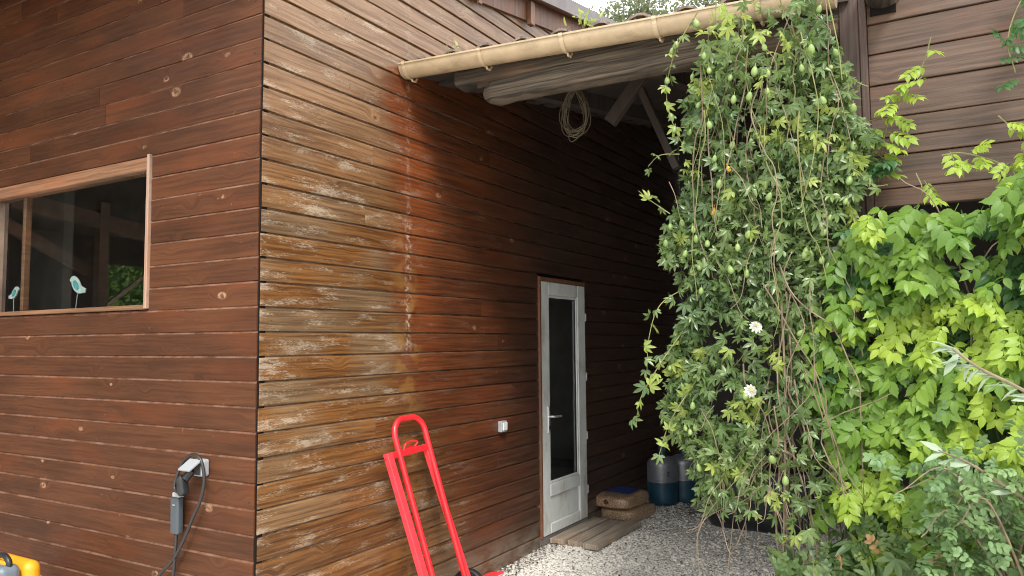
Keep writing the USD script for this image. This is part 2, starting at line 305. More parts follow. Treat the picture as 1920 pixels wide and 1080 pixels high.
def leafmat(name, a, b, back=0.35, rough=0.42, spec=0.4, clump=3.0, tint=None):
    n = Net(); pos = n.add('geometry', 'position'); r = n.add('geometry', 'random_per_island'); o = n.add('object_info', 'random')
    f = n.plus(n.mul(r, 0.3), n.plus(n.mul(o, 0.35), n.mul(n.step(n.noise(pos, clump, 2.0), 0.3, 0.7), 0.35)))
    c = n.mix(f, a, b)
    if tint: c = n.mix(n.step(n.noise(pos, 40.0, 2.0), 0.66, 0.74, 0.0, 0.7), c, tint)
    p = n.add('principled_bsdf', 'BSDF', base_color=c, roughness=rough, specular_ior_level=spec, normal=n.add('bump', 'normal', height=n.noise(pos, 160.0, 2.0), strength=0.15, distance=0.002))
    t = n.add('translucent_bsdf', 'BSDF', color=n.mix(0.5, c, tuple(min(1, x * 1.6) for x in b)))
    return n.save(name, surface=n.add('mix_closure', 'closure', fac=back, closure1=p, closure2=t))
M['leaf_pass'] = leafmat('passion_leaf', (0.050, 0.100, 0.032), (0.235, 0.310, 0.095), 0.3, 0.34, 0.55)
M['leaf_young'] = leafmat('passion_leaf_young', (0.20, 0.27, 0.06), (0.38, 0.44, 0.11), 0.35)
M['leaf_trump'] = leafmat('trumpet_leaf', (0.078, 0.165, 0.025), (0.25, 0.375, 0.045), 0.4)
M['leaf_trump_young'] = leafmat('trumpet_leaf_young', (0.20, 0.32, 0.038), (0.39, 0.48, 0.065), 0.42)
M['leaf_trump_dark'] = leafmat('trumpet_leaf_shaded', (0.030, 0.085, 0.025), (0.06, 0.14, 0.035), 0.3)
M['leaf_rose'] = leafmat('rose_leaf', (0.075, 0.150, 0.052), (0.205, 0.300, 0.120), 0.25, 0.5)
M['leaf_pale'] = leafmat('willow_leaf', (0.26, 0.34, 0.22), (0.42, 0.50, 0.38), 0.25, 0.5)
M['leaf_dry'] = leafmat('dry_leaf', (0.28, 0.16, 0.07), (0.42, 0.26, 0.13), 0.3, 0.6)
M['leaf_mix'] = leafmat('ground_leaf', (0.045, 0.095, 0.035), (0.17, 0.22, 0.065), 0.3)
M['leaf_tree'] = leafmat('tree_leaf', (0.10, 0.12, 0.06), (0.22, 0.24, 0.13), 0.4, clump=0.6)
M['leaf_hedge'] = leafmat('hedge_leaf', (0.10, 0.18, 0.05), (0.34, 0.46, 0.13), 0.35, clump=1.5)
M['fruit'] = leafmat('unripe_fruit', (0.16, 0.25, 0.075), (0.31, 0.39, 0.135), 0.12, 0.4)
M['fruit_ripe'] = leafmat('ripe_fruit', (0.55, 0.30, 0.04), (0.62, 0.42, 0.07), 0.1, 0.4)

# ------------------------------------------------------------------ ground
N = 60
gx = np.concatenate([[-300, -60, -15], np.linspace(-5, 9, N), [20, 70, 300]]); gy = np.concatenate([[-300, -60, -15], np.linspace(-6, 5, N), [20, 70, 300]])
X, Y = np.meshgrid(gx, gy, indexing='ij'); near = np.exp(-(((X - 2) / 6) ** 2 + ((Y + 1) / 5) ** 2))
Z = 0.05 * (meshkit.fbm(np.stack([X * 1.3, Y * 1.3, 0 * X], -1), 4, 3) - 0.5) * near + 0.03 * np.clip((X - 1.6) / 2, 0, 1) * near
def ground_z(x, y):
    nr = math.exp(-(((x - 2) / 6) ** 2 + ((y + 1) / 5) ** 2))
    return 0.05 * (float(meshkit.fbm(np.array([x * 1.3, y * 1.3, 0.0]), 4, 3)) - 0.5) * nr + 0.03 * min(1, max(0, (x - 1.6) / 2)) * nr
I = np.arange(len(gx) * len(gy)).reshape(len(gx), len(gy))
q = np.stack([I[:-1, :-1], I[1:, :-1], I[1:, 1:], I[:-1, 1:]], -1).reshape(-1, 4)
obj('ground', (np.stack([X, Y, Z], -1).reshape(-1, 3), np.vstack([q[:, [0, 1, 2]], q[:, [0, 2, 3]]])), M['gravel'], smooth=True, kind='structure', label='pale gravel yard')

# ------------------------------------------------------------------ the timber house
house = thing('timber_house', 'brown timber-clad house with a corner of horizontal boards, a window and a white glazed door', 'house')
BH = 0.125
def board_mesh(a0, a1, z0, h, axis, prof=None, seg=0.25, jit=0.0016, t=0.020, sgn=1):
    """One cladding board from a0 to a1 along the axis, its outer face towards -y (axis x) or -x (axis y): overhanging lower edge, bevelled upper edge."""
    P = prof or [(0.026, 0.0), (0.001, 0.0), (0.0, 0.0025), (0.0, h - 0.019), (0.003, h - 0.015), (0.0125, h - 0.007), (0.018, h - 0.003), (0.018, h + 0.002), (0.026, h + 0.002)]
    m = max(2, int((a1 - a0) / seg) + 1); A = np.linspace(a0, a1, m); k = len(P)
    sd = random.random() * 100
    off = (meshkit.noise(np.stack([A * 1.1, A * 0 + sd, A * 0], -1)) - 0.5) * jit * 2.2; dep = (meshkit.noise(np.stack([A * 0.9, A * 0 + sd + 9, A * 0], -1)) - 0.5) * jit * 2
    V = []
    for a, o, d in zip(A, off, dep):
        for (pd, pz) in P:
            dd = pd + (d if pd < 0.02 else 0); zz = z0 + pz + (o if pd < 0.02 else 0)
            V.append((a, dd, zz) if axis == 'x' else (dd, a, zz))
    F = []
    for i in range(m - 1):
        for j in range(k - 1):
            b = i * k + j; F += [(b, b + k, b + k + 1), (b, b + k + 1, b + 1)]
    for j in range(1, k - 1): F += [(0, j, j + 1), ((m - 1) * k, (m - 1) * k + j + 1, (m - 1) * k + j)]
    return np.array(V), np.array(F)
FP = [(0.026, 0.0), (0.003, 0.0), (0.001, 0.002), (0.0, BH - 0.012), (0.003, BH - 0.006), (0.0065, BH - .001), (0.0095, BH + 0.002), (0.026, BH + 0.002)]
ROOF0, SLOPE = 4.03, 0.165
def roof_z(x): return ROOF0 + SLOPE * x
WIN = (0.885, 2.66, 1.885, 2.745)     # y0 y1 z0 z1
DOOR = (2.885, 3.775, 0.095, 2.222)   # x0 x1 z0 z1

# front wall (x = 0)
wallA = obj('front_wall', cat(box(.028, .13, .02, WIN[0], 0, roof_z(0)), box(.028, .13, WIN[1], 8.98, 0, roof_z(0)), box(.028, .13, WIN[0], WIN[1], 0, WIN[2]), box(.028, .13, WIN[0], WIN[1], WIN[3], roof_z(0))), M['backing'], house)
for k in range(-1, 33):
    z0 = k * BH
    if z0 > roof_z(0): break
    spans = [(0.013 + random.uniform(-.003, .003), 8.95)]
    if z0 + BH > WIN[2] + .01 and z0 < WIN[3] - .01: spans = [(spans[0][0], WIN[0] - .001), (WIN[1] + .001, 8.95)]
    for a0, a1 in spans:
        cut = random.uniform(.4, 3.2)
        parts_ = [(a0, cut - .001), (cut + .001, a1)] if random.random() < .3 and a0 + .3 < cut < a1 - .3 else [(a0, a1)]
        for p_ in parts_: obj('board', board_mesh(*p_, z0, BH, 'y', prof=FP), M['front'], wallA)
# side wall (y = 0)
wallB = obj('side_wall', cat(box(.05, DOOR[0], .028, .13, 0, roof_z(0) + .0), box(DOOR[1], 6.95, .028, .13, 0, roof_z(0)), box(DOOR[0], DOOR[1], .028, .13, DOOR[3], roof_z(0)),
    (np.array([(.05, .028, roof_z(0)), (6.95, .028, roof_z(0)), (6.95, .028, roof_z(6.95)), (.05, .13, roof_z(0)), (6.95, .13, roof_z(0)), (6.95, .13, roof_z(6.95))]), np.array([(0, 1, 2), (3, 5, 4), (0, 2, 5), (0, 5, 3)]))), M['backing'], house)
random.seed(21)
k = -1
while k * BH < roof_z(6.9):
    z0 = k * BH; a0 = 0.013 + random.uniform(-.003, .004)
    if z0 + BH > ROOF0 + 0.02: a0 = max(a0, (z0 + BH - ROOF0 - .1) / SLOPE)
    spans = [(a0, 6.93)]
    if z0 + BH > 0.1 and z0 < DOOR[3] - .02: spans = [(a0, DOOR[0] - .001), (DOOR[1] + .001, 6.93)]
    for b0, b1 in spans:
        if b1 - b0 < .05: continue
        cut = random.uniform(.5, 2.6)
        parts_ = [(b0, cut - .001), (cut + .001, b1)] if random.random() < .3 and b0 + .3 < cut < b1 - .3 else [(b0, b1)]
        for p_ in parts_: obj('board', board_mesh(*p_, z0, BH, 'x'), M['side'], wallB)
    k += 1
obj('corner_strip', cat(box(.007, .05, .007, .05, 0, 4.02)), M['backing'], house)  # black strip filling the open corner joint, standing in for its shade
# nails along the boards
nm = []
dot = trimesh.creation.icosphere(subdivisions=1, radius=1.0)
for k in range(0, 30):
    for xx in (0.09, 0.62, 1.18, 1.75, 2.3):
        if random.random() < .75:
            r = random.uniform(.002, .0038); p = (xx + random.uniform(-.02, .02), -.0005, k * BH + random.uniform(.03, .08)); nm.append((dot.vertices * (r, .001, r) + p, dot.faces))
    for yy in (0.04, 0.65, 1.35, 2.0, 2.6):
        if WIN[0] < yy < WIN[1] and WIN[2] - .1 < k * BH < WIN[3]: continue
        if random.random() < .7:
            r = random.uniform(.002, .0042); p = (-.0005, yy + random.uniform(-.012, .02), k * BH + random.uniform(.03, .08)); nm.append((dot.vertices * (.001, r * random.uniform(1, 2.2), r) + p, dot.faces))
obj('nail_heads', cat(*nm), M['nail'], house, kind='stuff')
# inside of the house, other walls
obj('inner_room', cat(box(6.97, 7.1, .02, 9, 0, roof_z(7)), box(.02, 7.1, 9, 9.12, 0, roof_z(0)), (np.array([(x_, y_, z_) for y_ in (9.0, 9.12) for x_, z_ in ((.02, roof_z(0)), (7.1, roof_z(0)), (7.1, roof_z(7.1) + .04))]), np.array([(0, 1, 2), (3, 5, 4), (0, 2, 5), (0, 5, 3)])), box(.14, 6.96, .14, 8.98, .02, .06), box(.9, .98, 3.4, 8.9, .06, 3.6), box(3.3, 5.9, 1.6, 1.68, .06, 2.4)), M['inside'], house)
# roof: sheet, verge, soffit boards
def slab(x0, x1, y0, y1, d0, d1): 
    v = [(x, y, roof_z(x) + d) for x in (x0, x1) for y in (y0, y1) for d in (d0, d1)]
    return np.array(v), box(0, 1, 0, 1, 0, 1)[1]
roof = obj('roof', slab(-.72, 7.5, -.098, 9.3, .045, .12), M['verge'], house)  # eave drawn out, unseen, to shade the top of the front wall
obj('verge_edge', slab(-.74, 7.5, -.125, -.100, .005, .135), M['verge'], roof)
obj('soffit_board', slab(-.70, 7.4, -.096, -.030, .028, .043), M['trim'], roof)
for k in range(5): obj('soffit_board', slab(-.70 + k * .139, -.565 + k * .139, -.028, 9.2, .028, .043), M['front'], roof)
obj('barge_board', slab(-.02, 7.2, -.028, -.003, -.16, .026), M['trim'], roof)
obj('eave_tiles', cat(*[xf(tube([(-.82, 0, -.02), (-.30, 0, .06)], .075, 8), None, (0, .02 + .21 * i, roof_z(-.8) + .16)) for i in range(40)]), M['tile'], roof, kind='stuff')
obj('wall_bracket', cbox(2.69, 2.755, -.075, -.030, 4.275, 4.47), M['trim'], house)
obj('wall_bracket', cbox(1.945, 1.985, -.055, -.030, 4.165, 4.25), M['frame_h'], house)

# window
w = thing('window', None, None, parent=house)
y0, y1, z0, z1 = WIN
obj('frame', cat(cbox(-.016, .06, y0 + .006, y0 + .030, z0, z1 + .012)), M['frame_v'], w, label='pale right jamb of the window')
obj('frame', cat(cbox(-.006, .10, y0 + .030, y1, z1 - .075, z1 - .0)), M['frame_h'], w, label='orange wood head of the window')
obj('frame', cat(cbox(-.012, .08, y0 + .030, y1, z0 - .004, z0 + .022)), M['frame_h'], w, label='orange wood sill of the window')
obj('frame', cat(cbox(-.012, .08, y1 - .03, y1 + .02, z0 + .022, z1 - .075)), M['frame_v'], w)
obj('pane', (np.array([(.045, a, b) for a in (y0 + .03, y1 - .03) for b in (z0 + .022, z1 - .075)]), np.array([(0, 1, 3), (0, 3, 2)])), M['glass'], w)
obj('mullion', cbox(.060, .10, 2.325, 2.36, z0 + .02, z1 - .07), M['frame_h'], w)
# door
d = thing('door', None, None, parent=house)
x0, x1, z0, z1 = DOOR
obj('door_trim', cat(cbox(x0, x0 + .030, -.016, .05, z0, z1), cbox(x0 + .031, x1, -.012, .05, z1 - .034, z1 - .001), cbox(x1 - .010, x1, -.006, .05, z0, z1 - .035)), M['trim'], d)
L0, L1, B0, B1 = x0 + .033, x1 - .012, z0 + .005, z1 - .037
gL, gR, gB, gT = 3.055, 3.612, 0.505, 2.075
fr_ = cat(cbox(L0, gL, -.010, .05, B0, B1, .006), cbox(gR, L1, -.010, .05, B0, B1, .006), cbox(gL + .0005, gR - .0005, -.010, .05, gT, B1, .006), cbox(gL + .0005, gR - .0005, -.010, .05, B0, .185, .006), cbox(gL + .0005, gR - .0005, -.010, .05, .402, gB, .006))
leaf = obj('leaf', fr_, M['white'], d)
obj('lower_panel', cbox(gL + .001, gR - .001, .006, .04, .186, .401, .004), M['white'], leaf)
e = .022
obj('glazing_bead', cat(cbox(gL + .0008, gL + e, -.002, .03, gB + .001, gT - .001, .005), cbox(gR - e, gR - .0008, -.002, .03, gB + .001, gT - .001, .005), cbox(gL + e, gR - e, -.002, .03, gT - e, gT - .001, .005), cbox(gL + e, gR - e, -.002, .03, gB + .001, gB + e, .005)), M['white'], leaf)
obj('seal', cat(box(gL + e, gL + e + .005, .006, .02, gB + e, gT - e), box(gR - e - .005, gR - e, .006, .02, gB + e, gT - e), box(gL + e, gR - e, .006, .02, gT - e - .005, gT - e), box(gL + e, gR - e, .006, .02, gB + e, gB + e + .005)), M['seal'], leaf)
obj('pane', (np.array([(a, .013, b) for a in (gL + e, gR - e) for b in (gB + e, gT - e)]), np.array([(0, 2, 3), (0, 3, 1)])), M['glass'], leaf)
obj('door_curtain', box(gL + .02, gL + .11, .10, .11, .2, 2.1), M['white2'], d)
for zz in (.35, 0.83, 1.36, 1.90): obj('hinge', tube([(L1 + .003, -.014, zz - .035), (L1 + .003, -.014, zz + .035)], .008, 8), M['white2'], leaf)
h = obj('handle_plate', rbox(3.010, 3.040, -.020, -.009, .925, 1.15, .005, 1), M['metal'], leaf)
obj('handle', cat(tube(smooth_path([(3.025, -.012, 1.062), (3.026, -.05, 1.063), (3.045, -.062, 1.062), (3.16, -.060, 1.057)], 5), .0095, 8)), M['metal'], leaf)
obj('keyhole', rbox(3.018, 3.032, -.0235, -.019, .955, .985, .003, 1), M['seal'], leaf)
obj('threshold', box(x0, x1, -.004, .1, .01, z0), M['verge'], d)

# switch box on the side wall
sb = thing('switch_box', 'small pale grey switch box fixed to the side wall left of the white door', 'switch', (2.285, 0, 1.055))
obj('back_box', rbox(-.04, .04, -.034, 0, -.04, .04, .006, 1), M['white2'], sb)
obj('rocker', rbox(-.026, .030, -.044, -.033, -.028, .030, .004, 1), M['white'], sb)

# ------------------------------------------------------------------ lean-to shed
shed = thing('open_shed', 'open timber lean-to with clay tiles, beige gutter, old beams and a boarded upper wall', 'shed')
def shz(x): return 3.412 + .17 * (x - 1.15)
GY1 = -2.56
def gz(y): return 3.432 + .052 * y + .004
# gutter
arc = [(.062 * math.cos(a), .062 * math.sin(a)) for a in np.linspace(math.pi, 2 * math.pi, 15)]
outer = [(-.070, .004)] + [(.066 * math.cos(a), .066 * math.sin(a) - .004) for a in np.linspace(math.pi, 2 * math.pi, 15)] + [(.066, .004)]
gp = [(-.066, .010), (-.074, .006), (-.074, -.003), (-.067, -.006)] + [(.0665 * math.cos(a), .0665 * math.sin(a) * 1.05 - .006) for a in np.linspace(math.pi * 1.03, 2 * math.pi, 16)] + [(.066, .012), (.061, .012)] + [(.061 * math.cos(a), .061 * math.sin(a) * 1.05 - .004) for a in np.linspace(2 * math.pi, math.pi, 14)]
def extrude_y(prof, ys, x, zf, caps=True):
    k = len(prof); V = np.array([(x + a, y, zf(y) + b) for y in ys for a, b in prof]); F = []
    for i in range(len(ys) - 1):
        for j in range(k):
            a, b = i * k + j, i * k + (j + 1) % k; F += [(a, b, b + k), (a, b + k, a + k)]
    return V, np.array(F)
GX = 1.135
gut = obj('gutter', extrude_y(gp, np.linspace(-.012, GY1, 12), GX, gz), M['gutter'], shed, smooth=35)
hp = [(.0665 * math.cos(a), .0665 * math.sin(a) * 1.05 - .006) for a in np.linspace(math.pi, 2 * math.pi, 16)]
obj('end_cap', cat(xf((np.array([(0, 0, 0)] + [(a, 0, b) for a, b in hp]), np.array([(0, i, i + 1) for i in range(1, 16)])), None, (GX, -.010, gz(0)))), M['gutter2'], gut)
obj('end_cap', cat(xf((np.array([(0, 0, 0)] + [(a, 0, b) for a, b in hp]), np.array([(0, i + 1, i) for i in range(1, 16)])), None, (GX, GY1, gz(GY1)))), M['gutter2'], gut)
op = [(-.079, .008), (-.079, -.006)] + [(.0715 * math.cos(a), .0715 * math.sin(a) * 1.05 - .006) for a in np.linspace(math.pi * 1.04, 1.96 * math.pi, 14)] + [(.060 * math.cos(a), .060 * math.sin(a) * 1.05 - .006) for a in np.linspace(1.96 * math.pi, math.pi * 1.04, 14)]
for yb in (-.055, -.62, -1.16, -1.70, -2.22):
    hk = cat(extrude_y(op, (yb - .012, yb + .012), GX, gz), tube([(GX + .01, yb, gz(yb) - .076), (GX + .02, yb, gz(yb) - .088), (GX + .05, yb, gz(yb) - .086), (GX + .07, yb, gz(yb) - .06)], .007, 6))
    obj('gutter_bracket', hk, M['gutter2'], gut)
# tiles of the lean-to roof: humps over channels
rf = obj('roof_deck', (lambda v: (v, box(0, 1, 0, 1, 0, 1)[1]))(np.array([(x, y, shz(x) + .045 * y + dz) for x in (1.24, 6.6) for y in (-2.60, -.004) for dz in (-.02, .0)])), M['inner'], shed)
half = [(math.cos(a), math.sin(a)) for a in np.linspace(0, math.pi, 9)]
def tile(x, y, L, r0, r1, up=True):
    V = []; 
    for rr in (1.0, .84):
        for (xx, r) in ((x, r0), (x + L, r1)):
            for c, s_ in half: V.append((xx, y + r * rr * c, shz(xx) + .045 * y + (.012 + r * rr * s_ * .9 if up else .075 - r * rr * s_ * .8)))
    k = 9; F = []
    for j in range(k - 1):
        F += [(j, j + 1, j + 1 + k), (j, j + 1 + k, j + k), (2 * k + j, 3 * k + j + 1, 2 * k + j + 1), (2 * k + j, 3 * k + j, 3 * k + j + 1), (j, 2 * k + j, 2 * k + j + 1), (j, 2 * k + j + 1, j + 1)]
    return np.array(V), np.array(F)
for i in range(11):
    y = -.10 - i * .247 + random.uniform(-.015, .015)
    if y < -2.5: break
    for j in range(5):
        dx = random.uniform(-.02, .03) + j * .46
        obj('roof_tile', tile(1.165 + dx, y, .5, .092, .080), M['tile'], rf)
        obj('roof_tile', tile(1.18 + dx, y - .123, .5, .090, .10, False), M['tile'], rf)
obj('upper_roof_tiles', cat(*[tile(3.4 + j * .46, -.10 - i * .247, .5, .092, .08) for i in range(10) for j in range(7)]), M['tile'], rf, kind='stuff')
# rafters and slats under the roof
for yy in (-.5, -1.35, -2.2):
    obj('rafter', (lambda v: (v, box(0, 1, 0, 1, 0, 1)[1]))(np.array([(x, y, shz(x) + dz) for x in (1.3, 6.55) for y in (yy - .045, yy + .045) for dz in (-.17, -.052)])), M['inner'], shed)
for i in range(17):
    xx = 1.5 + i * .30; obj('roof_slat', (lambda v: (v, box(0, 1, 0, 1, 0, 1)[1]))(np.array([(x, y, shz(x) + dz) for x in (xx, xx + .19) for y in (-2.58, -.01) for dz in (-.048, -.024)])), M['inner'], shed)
# beams under the gutter: an irregular squared timber over a rough log
def rough_beam(pts, w, h, n=40, seed=0, amp=.012, power=4.0, taper=None):
    p = np.asarray(pts, float); T = np.linspace(0, 1, n); C = np.stack([np.interp(T, np.linspace(0, 1, len(p)), p[:, i]) for i in range(3)], 1)
    A = np.linspace(0, 2 * np.pi, 20, endpoint=False); V = []
    for t, c in zip(T, C):
        sc = 1.0 if taper is None else taper(t)
        for a in A:
            ca, sa = math.cos(a), math.sin(a); rr = 1 / (abs(ca) ** power + abs(sa) ** power) ** (1 / power)
            V.append((c[0] + w / 2 * rr * ca * sc, c[1], c[2] + h / 2 * rr * sa * sc))
    V = np.array(V); nz = meshkit.fbm(V * (5, 2.2, 5) + seed, 4, seed) - .5
    cen = np.repeat(C, 20, 0); dirv = V - cen; V = V + dirv / np.maximum(np.linalg.norm(dirv, axis=1, keepdims=True), 1e-6) * (nz * amp * 2)[:, None]
    F = []
    for i in range(n - 1):
        for j in range(20):
            a, b = i * 20 + j, i * 20 + (j + 1) % 20; F += [(a, b, b + 20), (a, b + 20, a + 20)]
    V = np.vstack([V, C[0], C[-1]]); 
    for j in range(20): F += [(len(V) - 2, (j + 1) % 20, j), (len(V) - 1, (n - 1) * 20 + j, (n - 1) * 20 + (j + 1) % 20)]
    return V, np.array(F)
obj('beam', rough_beam([(1.35, -.30, 3.358), (1.35, -2.56, 3.262)], .15, .115, 80, 3, .022, 6), M['beam'], shed, smooth=40)
obj('beam', rough_beam([(1.36, -.50, 3.235), (1.36, -1.2, 3.238), (1.36, -2.56, 3.205)], .17, .125, 90, 8, .034, 3.2, lambda t: min(1, .62 + t * 9)), M['beam'], shed, smooth=40)
# struts of the roof truss
def bar(p0, p1, w, h, mat, name, parent):
    p0, p1 = np.array(p0, float), np.array(p1, float); d_ = (p1 - p0); L = np.linalg.norm(d_); d_ /= L
    sx = np.cross(d_, (1, 0, 0)); sx /= np.linalg.norm(sx); up = np.cross(sx, d_)
    b = cbox(0, L, -w / 2, w / 2, -h / 2, h / 2, .004); return obj(name, (p0 + b[0] @ np.array([d_, sx, up]), b[1]), mat, parent)
bar((2.2, -.96, 3.19), (2.2, -1.25, 3.53), .085, .06, M['inner'], 'strut', shed)
bar((2.23, -1.42, 2.82), (2.23, -1.17, 3.42), .05, .06, M['inner'], 'strut', shed)
# post, boarded upper wall
obj('post', cat(cbox(1.27, 1.40, -2.640, -2.555, 0, 4.5), cbox(1.262, 1.40, -2.672, -2.641, 0, 4.5)), M['post'], shed)
obj('post', cbox(1.30, 1.42, -5.9, -5.78, 0, 4.5), M['post'], shed)
up = obj('upper_wall', box(1.335, 1.36, -5.95, -2.673, 2.35, 4.5), M['backing'], shed)
z = 2.292
for hgt in (.088, .155, .088, .095, .16, .15, .145, .16, .15, .155, .15, .15, .15, .15, .15):
    b = board_mesh(-5.95, -2.675, z, hgt, 'y', jit=.004, prof=[(.028, 0), (-.004, 0), (-.007, .003), (-.003, hgt - .008), (.004, hgt - .001), (.028, hgt)])
    obj('board', (b[0] + (1.305, 0, 0), b[1]), M['panel'], up); z += hgt
    if z > 4.45: break
lg = rough_beam([(0, 0, 0), (0, .35, 0)], .17, .17, 16, 5, .02, 2.2); lg = xf(lg, rot((0, 0, 1), math.pi / 2), (1.36, -2.745, 3.315))
obj('log_end', lg, M['beam'], shed, smooth=40)
obj('log_pocket', box(1.290, 1.297, -2.80, -2.69, 3.21, 3.285), M['backing'], shed)  # dark plate on the boards: the shade of a hole as colour
# walls and upper roof closing the shed
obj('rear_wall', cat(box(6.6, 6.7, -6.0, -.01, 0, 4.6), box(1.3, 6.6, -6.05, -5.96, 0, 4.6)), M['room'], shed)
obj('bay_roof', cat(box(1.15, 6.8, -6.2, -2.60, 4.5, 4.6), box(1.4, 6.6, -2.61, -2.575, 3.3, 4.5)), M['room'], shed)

# ------------------------------------------------------------------ opposite carport and hedge (mirrored in the window)
cp = thing('open_carport', 'dark open carport of posts and rafters mirrored in the window glass', 'carport')
obj('roof', box(-9, -.32, 2.85, 13.2, 4.02, 4.15), M['inner'], cp)  # unseen near end drawn close to the house to shade the front wall
obj('rear_wall', box(-6.75, -1.3, 13.0, 13.1, 0, 4.12), M['inner'], cp)
obj('rear_lintel', box(-9, -6.75, 13.0, 13.1, 3.45, 4.12), M['inner'], cp)
for (x, y) in ((-4.49, 9), (-8.9, 9), (-8.9, 3.2), (-.55, 12.8), (-8.9, 12.8)): obj('post', cbox(x - .08, x + .08, y - .08, y + .08, 0, 4.0), M['pale_timber'], cp)
def plank(p0, p1, w, h):
    p0, p1 = np.array(p0, float), np.array(p1, float); d_ = p1 - p0; L = np.linalg.norm(d_); d_ /= L; sx = np.cross(d_, (0, 0, 1)); sx /= np.linalg.norm(sx); u_ = np.cross(sx, d_)
    b = cbox(0, L, -w / 2, w / 2, -h / 2, h / 2, .004); return p0 + b[0] @ np.array([d_, sx, u_]), b[1]
obj('rafter', plank((-1.4, 9, 4.05), (-8.9, 9, 3.15), .14, .26), M['pale_timber'], cp)
obj('brace', plank((-4.5, 9, 2.25), (-5.5, 9, 3.06), .05, .065), M['gutter2'], cp)
obj('brace', plank((-2.9, 9.3, 3.65), (-4.45, 9.3, 2.9), .10, .18), M['pale_timber'], cp)

def leaf_cards(n_, center, size, s0, s1, seed, shell=True):
    r = np.random.default_rng(seed); P = r.normal(size=(n_, 3)); P /= np.linalg.norm(P, axis=1, keepdims=True); P *= (r.random((n_, 1)) ** (.25 if shell else .5)) * np.asarray(size); P += center
    a = r.normal(size=(n_, 3)); a /= np.linalg.norm(a, axis=1, keepdims=True); b = np.cross(a, r.normal(size=(n_, 3))); b /= np.linalg.norm(b, axis=1, keepdims=True)
    L = r.uniform(s0, s1, (n_, 1)); W = L * .5
    V = np.stack([P - a * L / 2, P + b * W / 2, P + a * L / 2, P - b * W / 2], 1).reshape(-1, 3); i = np.arange(n_)[:, None] * 4
    return V, np.vstack([i + [0, 1, 2], i + [0, 2, 3]])
hd = thing('hedge', 'clipped green hedge beyond the carport mirrored in the lower right of the window', 'hedge')
r_ = np.random.default_rng(5); Pn = 14000
P = np.stack([r_.uniform(-16, -6, Pn), 17.5 + r_.normal(0, .35, Pn), r_.uniform(0, 6.2, Pn)], 1)
a = r_.normal(size=(Pn, 3)); a /= np.linalg.norm(a, axis=1, keepdims=True); b = np.cross(a, r_.normal(size=(Pn, 3))); b /= np.linalg.norm(b, axis=1, keepdims=True)
i = np.arange(Pn)[:, None] * 4
obj('leaves', (np.stack([P - a * .085, P + b * .05, P + a * .085, P - b * .05], 1).reshape(-1, 3), np.vstack([i + [0, 1, 2], i + [0, 2, 3]])), M['leaf_hedge'], hd, kind='stuff')
obj('twig_core', box(-16, -6, 17.7, 17.95, 0, 5.8), M['leaf_trump_dark'], hd)

# ------------------------------------------------------------------ tree behind the roofs
tr = thing('tree', 'airy pale-leaved tree showing above the tiled roof against the sky', 'tree', (18.5, 3.9, 0))
obj('trunk', tube(smooth_path([(0, 0, 0), (.1, .05, 3), (-.05, .1, 6), (.05, 0, 9.5)], 4), np.linspace(.28, .06, 13), 8), M['bark'], tr, smooth=True)
cr = []
for q_ in range(26):
    th = random.uniform(0, 6.28); hh = random.uniform(4, 9.5); R_ = random.uniform(1, 2.6)
    e_ = (R_ * math.cos(th), R_ * math.sin(th), hh + random.uniform(.8, 2.1)); cr.append(tube(smooth_path([(0, 0, hh), (e_[0] * .5, e_[1] * .5, hh + (e_[2] - hh) * .35), e_], 3), np.linspace(.06, .014, 7), 5))
    cr.append(None)
    cr[-1] = e_
limbs = [c_ for c_ in cr if isinstance(c_, tuple) and len(c_) == 2]; ends_ = [c_ for c_ in cr if isinstance(c_, tuple) and len(c_) == 3]
obj('limbs', cat(*limbs), M['bark'], tr, smooth=True)
obj('crown', cat(*[leaf_cards(1100, e_, (1.15, 1.15, .8), .09, .19, 50 + i_, False) for i_, e_ in enumerate(ends_)]), M['leaf_tree'], tr, kind='stuff')

# ------------------------------------------------------------------ leaves
def blade(L, W, prof, fold=.25, droop=.15):
    """A leaf blade along +x, face up +z. prof: (t, half width)."""
    T = [p[0] for p in prof]; V = []; F = []
    for t, w_ in prof:
        zc = -droop * L * t * t; hw = w_ * W
        V += [(t * L, 0, zc), (t * L, hw, zc + fold * hw), (t * L, -hw, zc + fold * hw)]
    for i in range(len(prof) - 1):
        a, b = i * 3, i * 3 + 3; F += [(a, b, b + 1), (a, b + 1, a + 1), (a, a + 2, b + 2), (a, b + 2, b)]
    return np.array(V), np.array(F)
PL = [(0, .02), (.25, .32), (.5, .5), (.78, .34), (1, .0)]
def passion_leaf(seed):
    r = random.Random(seed); ms = []
    for a_, l_ in ((-82, .62), (-42, .88), (0, 1.0), (42, .88), (82, .62)):
        b = blade(l_ * r.uniform(.9, 1.08), .30, PL, r.uniform(.15, .5), r.uniform(.1, .45)); b = xf(b, rot((1, 0, 0), r.uniform(-.3, .3))); ms.append(xf(b, rot((0, 0, 1), math.radians(a_ + r.uniform(-7, 7)))))
    ms.append((np.array([(0, .008, 0), (0, -.008, 0), (-.38, 0, .03)]), np.array([(0, 1, 2)])))
    return cat(*ms)
CL = [(0, .03), (.12, .34), (.24, .42), (.30, .50), (.45, .44), (.50, .50), (.66, .33), (.70, .36), (.84, .13), (1.0, 0.0)]
